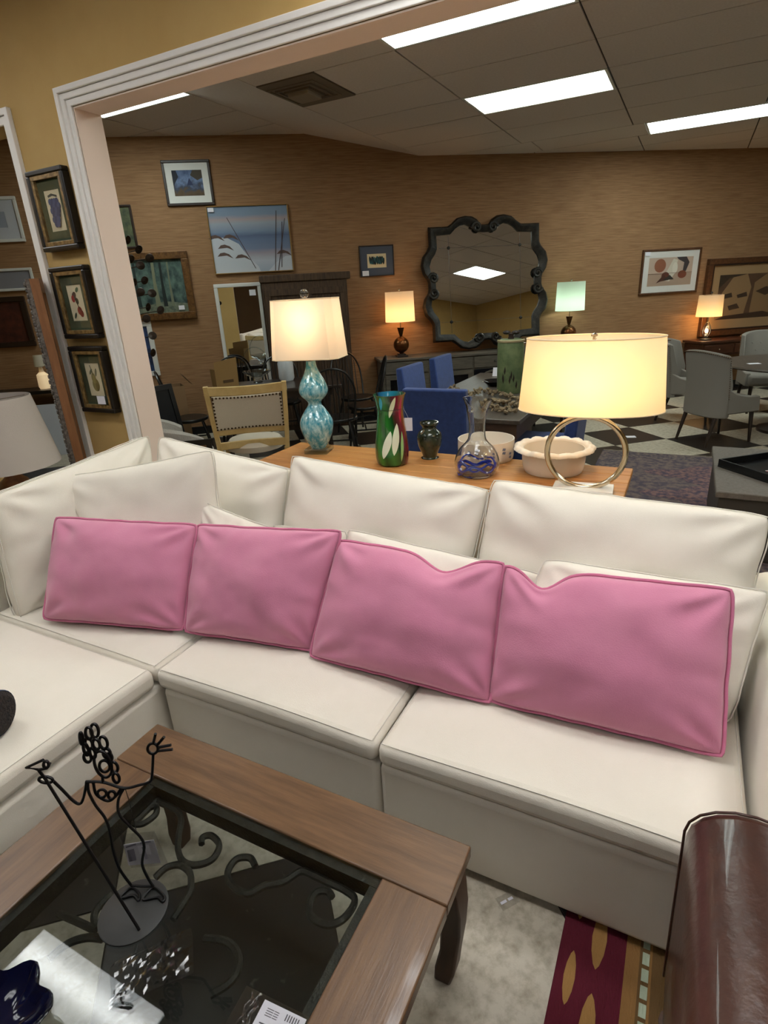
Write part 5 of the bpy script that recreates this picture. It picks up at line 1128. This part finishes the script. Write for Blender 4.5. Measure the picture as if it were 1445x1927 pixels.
lean('black framed blue and white picture leaning beside the cardboard box', -4.08, .62, .1, .55, .95, m_fr_blk, mat('blue_white_art', (150, 160, 172), .5, col2=(60, 84, 120), ns=4, lo=.45, hi=.55))
lean('large black framed panel leaning between the box and the nailhead chair', -3.32, 1.90, .8, .6, .9, m_fr_blk, mat('black_panel', (30, 30, 32), .25))
# things beyond the left doorway
p = WPT(-5.4, 0, .25); hb = thing('hall_table', 'black table against the wall seen through the left doorway', 'table', p, WA)
MB().bx(-.8, .8, -.2, .2, .75, .79).build('table_top', m_fr_blk, hb, bevel=.004)
for sx in (-1, 1):
    for sy in (-1, 1): MB().bx(sx*.74-.03, sx*.74+.03, sy*.15-.03, sy*.15+.03, 0, .749).build('leg', m_fr_blk, hb, smooth=False)
p = WPT(-4.93, .791, .27); jl = thing('jar_lamp', 'small lit glass jar lamp seen through the left doorway', 'lamp', p)
MB().lathe([(0, .001), (.06, .001), (.07, .03), (.065, .17), (.03, .20), (0, .20)], 20).build('jar', mat('warm_jar', (250, 226, 190), .3, emit=(255, 220, 170), es=.2), jl); MB().lathe([(0, .20), (.03, .20), (.02, .26), (.06, .27), (.05, .40), (0, .40)], 20).build('shade', m_shade_w, jl)
p = WPT(-5.02, 0.001, .50); wp = thing('display_board', 'white panel leaning behind the spindle chair beyond the left doorway', 'panel', p, WA)
M = MB().bx(-.42, .42, -.02, 0, 0, .62); M.v = [(x, y+z*.1, z) for x, y, z in M.v]; M.build('board', mat('cool_white_board', (196, 200, 212), .6), wp, smooth=False)
# leaning ornate frame at the left doorway --------------------------------------
lf = thing('gilt_mirror', 'tall carved frame seen edge-on, leaning in the left doorway', 'mirror', (-3.40, 2.235, 0.0), math.atan2(.62, -.78))
m_carv = mat('carved_grey_wood', (74, 66, 60), .6, .2, col2=(120, 112, 104), ns=60, bump=.9, bs=70)
rn = random.Random(2)
M = MB(); rails(M, .56, 1.87, .07, .0, .02); M.v = [(x+.28, y, z) for x, y, z in M.v]; M.build('carved_face', m_carv, lf, smooth=False)
M = MB()
for k in range(60): M.ball((.012+.012*rn.random(), .024, .03+1.81*k/59), .015+.007*rn.random(), 6, (.8, .7, 1))
o = M.build('carving', m_carv, lf); o['kind'] = 'stuff'
M = MB(); rails(M, .56, 1.87, .07, -.05, -.001); M.v = [(x+.28, y, z) for x, y, z in M.v]; M.build('side_frame', mat('raw_brown_wood', (122, 78, 44), .6, col2=(142, 96, 58), ns=8, stretch=(4, 4, .6)), lf, smooth=False)
MB().bx(.07, .49, -.01, .01, .07, 1.80).build('mirror_glass', m_mir, lf, smooth=False)
# lamp on a side table at the left edge ---------------------------------------------
lx, ly = -3.33, 1.80
st_ = thing('side_table', 'dark wooden side table behind the left end of the sofa', 'table', (lx, ly, 0))
MB().lathe([(0, .585), (.25, .585), (.26, .60), (.25, .615), (0, .615)], 32).build('table_top', m_wood_dk, st_)
MB().lathe([(0, 0), (.18, 0), (.18, .02), (.04, .04), (.03, .2), (.04, .4), (.03, .55), (.06, .584), (0, .584)], 20).build('pedestal', m_wood_dk, st_)
sl_ = thing('table_lamp', 'wooden table lamp with tapered grey fabric shade at the left edge', 'lamp', (lx, ly, .616))
MB().lathe([(0, 0), (.07, 0), (.08, .015), (.05, .03), (.085, .08), (.095, .13), (.07, .19), (.03, .225), (.02, .26), (0, .26)], 24).build('wooden_base', mat('turned_wood', (110, 68, 40), .4, col2=(140, 92, 56), ns=8, stretch=(3, 3, .8)), sl_)
MB().cyl((0, 0, .26), (0, 0, .64), .005, n=8).build('stem', m_brass, sl_)
m_shade_gr = mat('grey_linen_shade', (176, 166, 156), .95, bump=.2, bs=250)
MB().lathe([(.262, .275), (.192, .655), (.189, .655), (.259, .275)], 48, closed=True).build('shade', m_shade_gr, sl_)
MB().tube([(-.19, 0, .64), (.19, 0, .64)], .002, 5).tube([(0, -.19, .64), (0, .19, .64)], .002, 5).build('spider', m_brass, sl_)
MB().ball((0, 0, .66), .014, 10).build('finial', m_gold, sl_)
# ================================================================== right side of the far room
m_gch = mat('grey_tufted_linen', (132, 126, 119), .95, bump=.2, bs=240)
def tufted():
    t = thing('tufted_chair', '', 'chair')
    MB().bx(-.25, .25, -.29, .20, .34, .48).build('seat', m_gch, t, bevel=.035, seg=3)
    M = MB(); n = 14; vs = []
    for i in range(n+1):
        u = 2*i/n-1; x = .285*math.sin(u*1.25)/math.sin(1.25); yb = .28-.13*abs(u)**2.4; top = .97-.05*u*u
        for (z, k) in ((.30, 0), (.62, .01), (top, .07)):
            vs += [(x*(1+.02*k), yb+k, z)]
        for (z, k) in ((top, .03), (.62, -.06), (.30, -.06)):
            vs += [(x*.86, yb+k-.005, z)]
    M.add(vs, [(i*6+j, i*6+(j+1) % 6, (i+1)*6+(j+1) % 6, (i+1)*6+j) for i in range(n) for j in range(6)]+[tuple(range(6))[::-1], tuple(n*6+j for j in range(6))])
    M.build('backrest', m_gch, t, bevel=.012, seg=2, ang=55)
    for sx in (-1, 1):
        M = MB().prism([(.16, .34), (.16, .60), (.05, .54), (-.10, .505), (-.24, .50), (-.26, .34)], sx*.25-.028, sx*.25+.028, 'yz'); M.build('side_wing', m_gch, t, bevel=.012)
        for y, dy in ((-.24, -.03), (.20, .09)): MB().tube([(sx*.20, y, .339), (sx*.205, y+dy, 0)], [.024, .014], 8).build('leg', m_tabd, t)
    for r_ in range(3):
        for c_ in range(3 if r_ % 2 else 4):
            MB().ball((-.14+.28*(c_+(.5 if r_ % 2 else 0))/3, .195+.02*r_, .64+.09*r_), .010, 6, (1, .5, 1)).build('button', m_gch, t)
    M = MB()
    for i in range(34):
        u = 2*i/33-1; x = .288*math.sin(u*1.25)/math.sin(1.25); M.ball((x, .286-.13*abs(u)**2.4+.068, .955-.05*u*u), .008, 5)
    for sx in (-1, 1):
        for i in range(20): f_ = i/19; M.ball((sx*.285, .16+.05*f_, .50+.42*f_), .006, 5)
    o = M.build('nailheads', m_nail, t); o['kind'] = 'stuff'
    return t
g0 = tufted(); GG = 'grey tufted chairs around the round table'
put(g0, ((.36, 6.98, 0), R(132)), 'grey nailhead chair seen from behind, nearest at the round table', GG)
dup(g0, (.06, 8.02, 0), R(82), 'grey tufted chair left of the round table, nearer the wall', GG)
dup(g0, (.92, 8.78, 0), R(10), 'grey tufted chair on the far side of the round table', GG)
rt_ = thing('round_table', 'dark round dining table at the right edge', 'table', (1.10, 7.62, 0))
MB().lathe([(0, .72), (.74, .72), (.76, .735), (.75, .75), (0, .75)], 48).build('table_top', m_gtab, rt_)
MB().lathe([(0, 0), (.30, 0), (.30, .03), (.10, .07), (.08, .3), (.12, .6), (.2, .719), (0, .719)], 24).build('pedestal', m_tabd, rt_)
pt_ = thing('plate', 'pale plate with a dark bowl on the round table', 'plate', (1.0, 7.62, .7505)); MB().lathe([(0, .001), (.09, .001), (.13, .015), (.128, .018), (.09, .006), (0, .006)], 28).build('plate_disc', mat('pale_plate', (190, 186, 178), .3), pt_)
pt2 = thing('paper_card', 'small white card lying on the round table', 'price tag', (.66, 7.45, .7505), .4); MB().bx(-.06, .06, -.035, .035, .0005, .002).build('card', m_paper, pt2, smooth=False)
p = WPT(4.72, 0, .03); cw = thing('wall_console', 'dark wood console under the big print at the right edge', 'console', p, WA); m_mah = mat('mahogany', (62, 34, 24), .35, col2=(80, 46, 30), ns=7, stretch=(.8, 4, 4))
MB().bx(-.80, .80, -.42, 0, .735, .77).build('top', m_mah, cw, bevel=.006); MB().bx(-.76, .76, -.40, -.01, .56, .734).build('drawer_box', m_mah, cw, smooth=False)
for k in range(3): d = MB().bx(-.73+k*.49, -.27+k*.49, -.416, -.401, .59, .71).build('drawer', m_mah, cw, bevel=.004); MB().ball((-.5+k*.49, -.425, .65), .012, 8).build('knob', m_gold, d)
for sx in (-1, 1):
    for y in (-.36, -.05): MB().bx(sx*.72-.03, sx*.72+.03, y-.03, y+.03, 0, .559).build('leg', m_mah, cw, smooth=False, bevel=.004)
p = WPT(4.13, .771, .25); ll = thing('lantern_lamp', 'lantern table lamp with glowing glass base and drum shade at the right', 'lamp', p, WA)
MB().lathe([(0, 0), (.08, 0), (.08, .015), (.03, .03), (.03, .05), (0, .05)], 20).build('base', m_iron, ll)
MB().lathe([(.03, .05), (.055, .08), (.06, .15), (.04, .21), (.03, .22)], 20).build('glass', m_pglass, ll)
M = MB()
for i in range(6): a = i*math.pi/3; M.tube(spline([(.03*math.cos(a), .03*math.sin(a), .05), (.062*math.cos(a), .062*math.sin(a), .12), (.03*math.cos(a), .03*math.sin(a), .225), (.012*math.cos(a), .012*math.sin(a), .25)], 4), .004, 5)
M.cyl((0, 0, .245), (0, 0, .33), .008, n=8); o = M.build('cage', m_iron, ll)
MB().ball((0, 0, .13), .022, 10, (1, 1, 1.4)).build('bulb', emis('lantern_bulb', (255, 222, 170), 25), ll)
MB().lathe([(.17, .33), (.16, .62)], 30).build('shade', m_shade_w, ll); MB().tube([(-.16, 0, .615), (.16, 0, .615)], .002, 5).tube([(0, -.16, .615), (0, .16, .615)], .002, 5).cyl((0, 0, .33), (0, 0, .64), .004, n=6).build('spider', m_iron, ll); MB().ball((0, 0, .65), .016, 8).build('finial', m_iron, ll)
lamp_light('lamp_glow', ll, (0, 0, .30), (255, 190, 110), 4, .02)
# faded rug with its fringe ------------------------------------------------------
m_pr = mat('faded_rug', (112, 96, 92), .95, col2=(72, 64, 76), ns=16, nd=8, lo=.42, hi=.6, bump=.3, bs=120); m_prb = mat('faded_rug_border', (66, 60, 72), .95, col2=(120, 104, 98), ns=30, nd=6, lo=.4, hi=.62)
rg = thing('persian_rug', 'faded mauve patterned rug with pale fringe beyond the console', 'rug', (.30, 5.0, 0)); RO = Vector((-.30, -5.0, 0))
MB().bx(-.665, 1.27, 3.72, 6.25, .001, .009).build('pile', m_pr, rg, RO, smooth=False)
M = MB()
for a in ((-.64, -.46, 3.74, 6.23), (1.06, 1.24, 3.74, 6.23), (-.46, 1.06, 6.05, 6.23), (-.46, 1.06, 3.74, 3.92)): M.bx(*a, .0085, .0098)
M.build('border', m_prb, rg, RO, smooth=False)
M = MB()
for cy in (4.4, 5.0, 5.6): M.prism([(.3+.42*math.cos(a)*(1+.25*math.cos(4*a)), cy+.24*math.sin(a)*(1+.25*math.cos(4*a))) for a in (2*math.pi*i/32 for i in range(32))], .0088, .0099)
o = M.build('medallion', mat('rug_medallion', (70, 60, 76), .95, col2=(128, 96, 92), ns=26, nd=6, lo=.4, hi=.6), rg, RO, smooth=False)
M = MB(); rn = random.Random(4)
for k in range(190): x = -.66+1.92*k/189; M.bx(x, x+.005, 6.25, 6.285+.015*rn.random(), .001, .005)
o = M.build('fringe', mat('fringe', (176, 164, 146), .95), rg, RO, smooth=False); o['kind'] = 'stuff'
m_blk = mat('grey_upholstered_block', (112, 104, 96), .7, col2=(98, 90, 82), ns=50, bump=.2, bs=160); m_blk2 = mat('dark_grey_side', (62, 56, 50), .6)
bl = thing('block_table', 'low grey rectangular coffee table at the right edge on the faded rug', 'coffee table', (.80, 4.38, 0.011))
MB().bx(-.54, .56, -.55, .56, .40, .44).build('top', m_blk, bl, bevel=.006); MB().bx(-.52, .54, -.53, .54, .0, .399).build('body', m_blk2, bl, smooth=False, bevel=.004)
ty = thing('serving_tray', 'black square tray on the low grey table', 'tray', (.62, 4.36, .452), R(42)); m_tr = mat('black_lacquer', (20, 20, 21), .3)
MB().bx(-.24, .24, -.24, .24, .0, .008).build('bottom', m_tr, ty, smooth=False)
for a in ((-.24, .24, -.24, -.228), (-.24, .24, .228, .24), (-.24, -.228, -.228, .228), (.228, .24, -.228, .228)): MB().bx(*a, .008, .055).build('side', m_tr, ty, smooth=False, bevel=.002)
pk = thing('potpourri_dish', 'pink and white floral card lying in the black tray', 'card', (.66, 4.32, .4605), R(30)); MB().bx(-.09, .09, -.06, .06, 0, .003).build('card', mat('pink_floral', (170, 80, 96), .6, col2=(206, 190, 186), ns=30), pk, smooth=False)
wc = thing('paper_scrap', 'small white card lying on a dark floor tile', 'card', tuple(PZ(1187, 822, .0005)), .3); MB().bx(-.05, .05, -.04, .04, .0005, .002).build('card', m_paper, wc, smooth=False)
# plastic tag showing under the sofa
p = PZ(955, 1693, .004); ptg = thing('plastic_tag', 'small clear plastic tag sticking out from under the sofa', 'tag', (p.x, p.y, .001), .9)
MB().bx(-.03, .03, -.02, .02, 0, .001).build('sheet', m_clear, ptg, smooth=False); MB().bx(-.024, -.004, -.004, .004, .001, .0018).bx(.002, .018, -.004, .004, .001, .0018).build('print', m_paper, ptg, smooth=False)
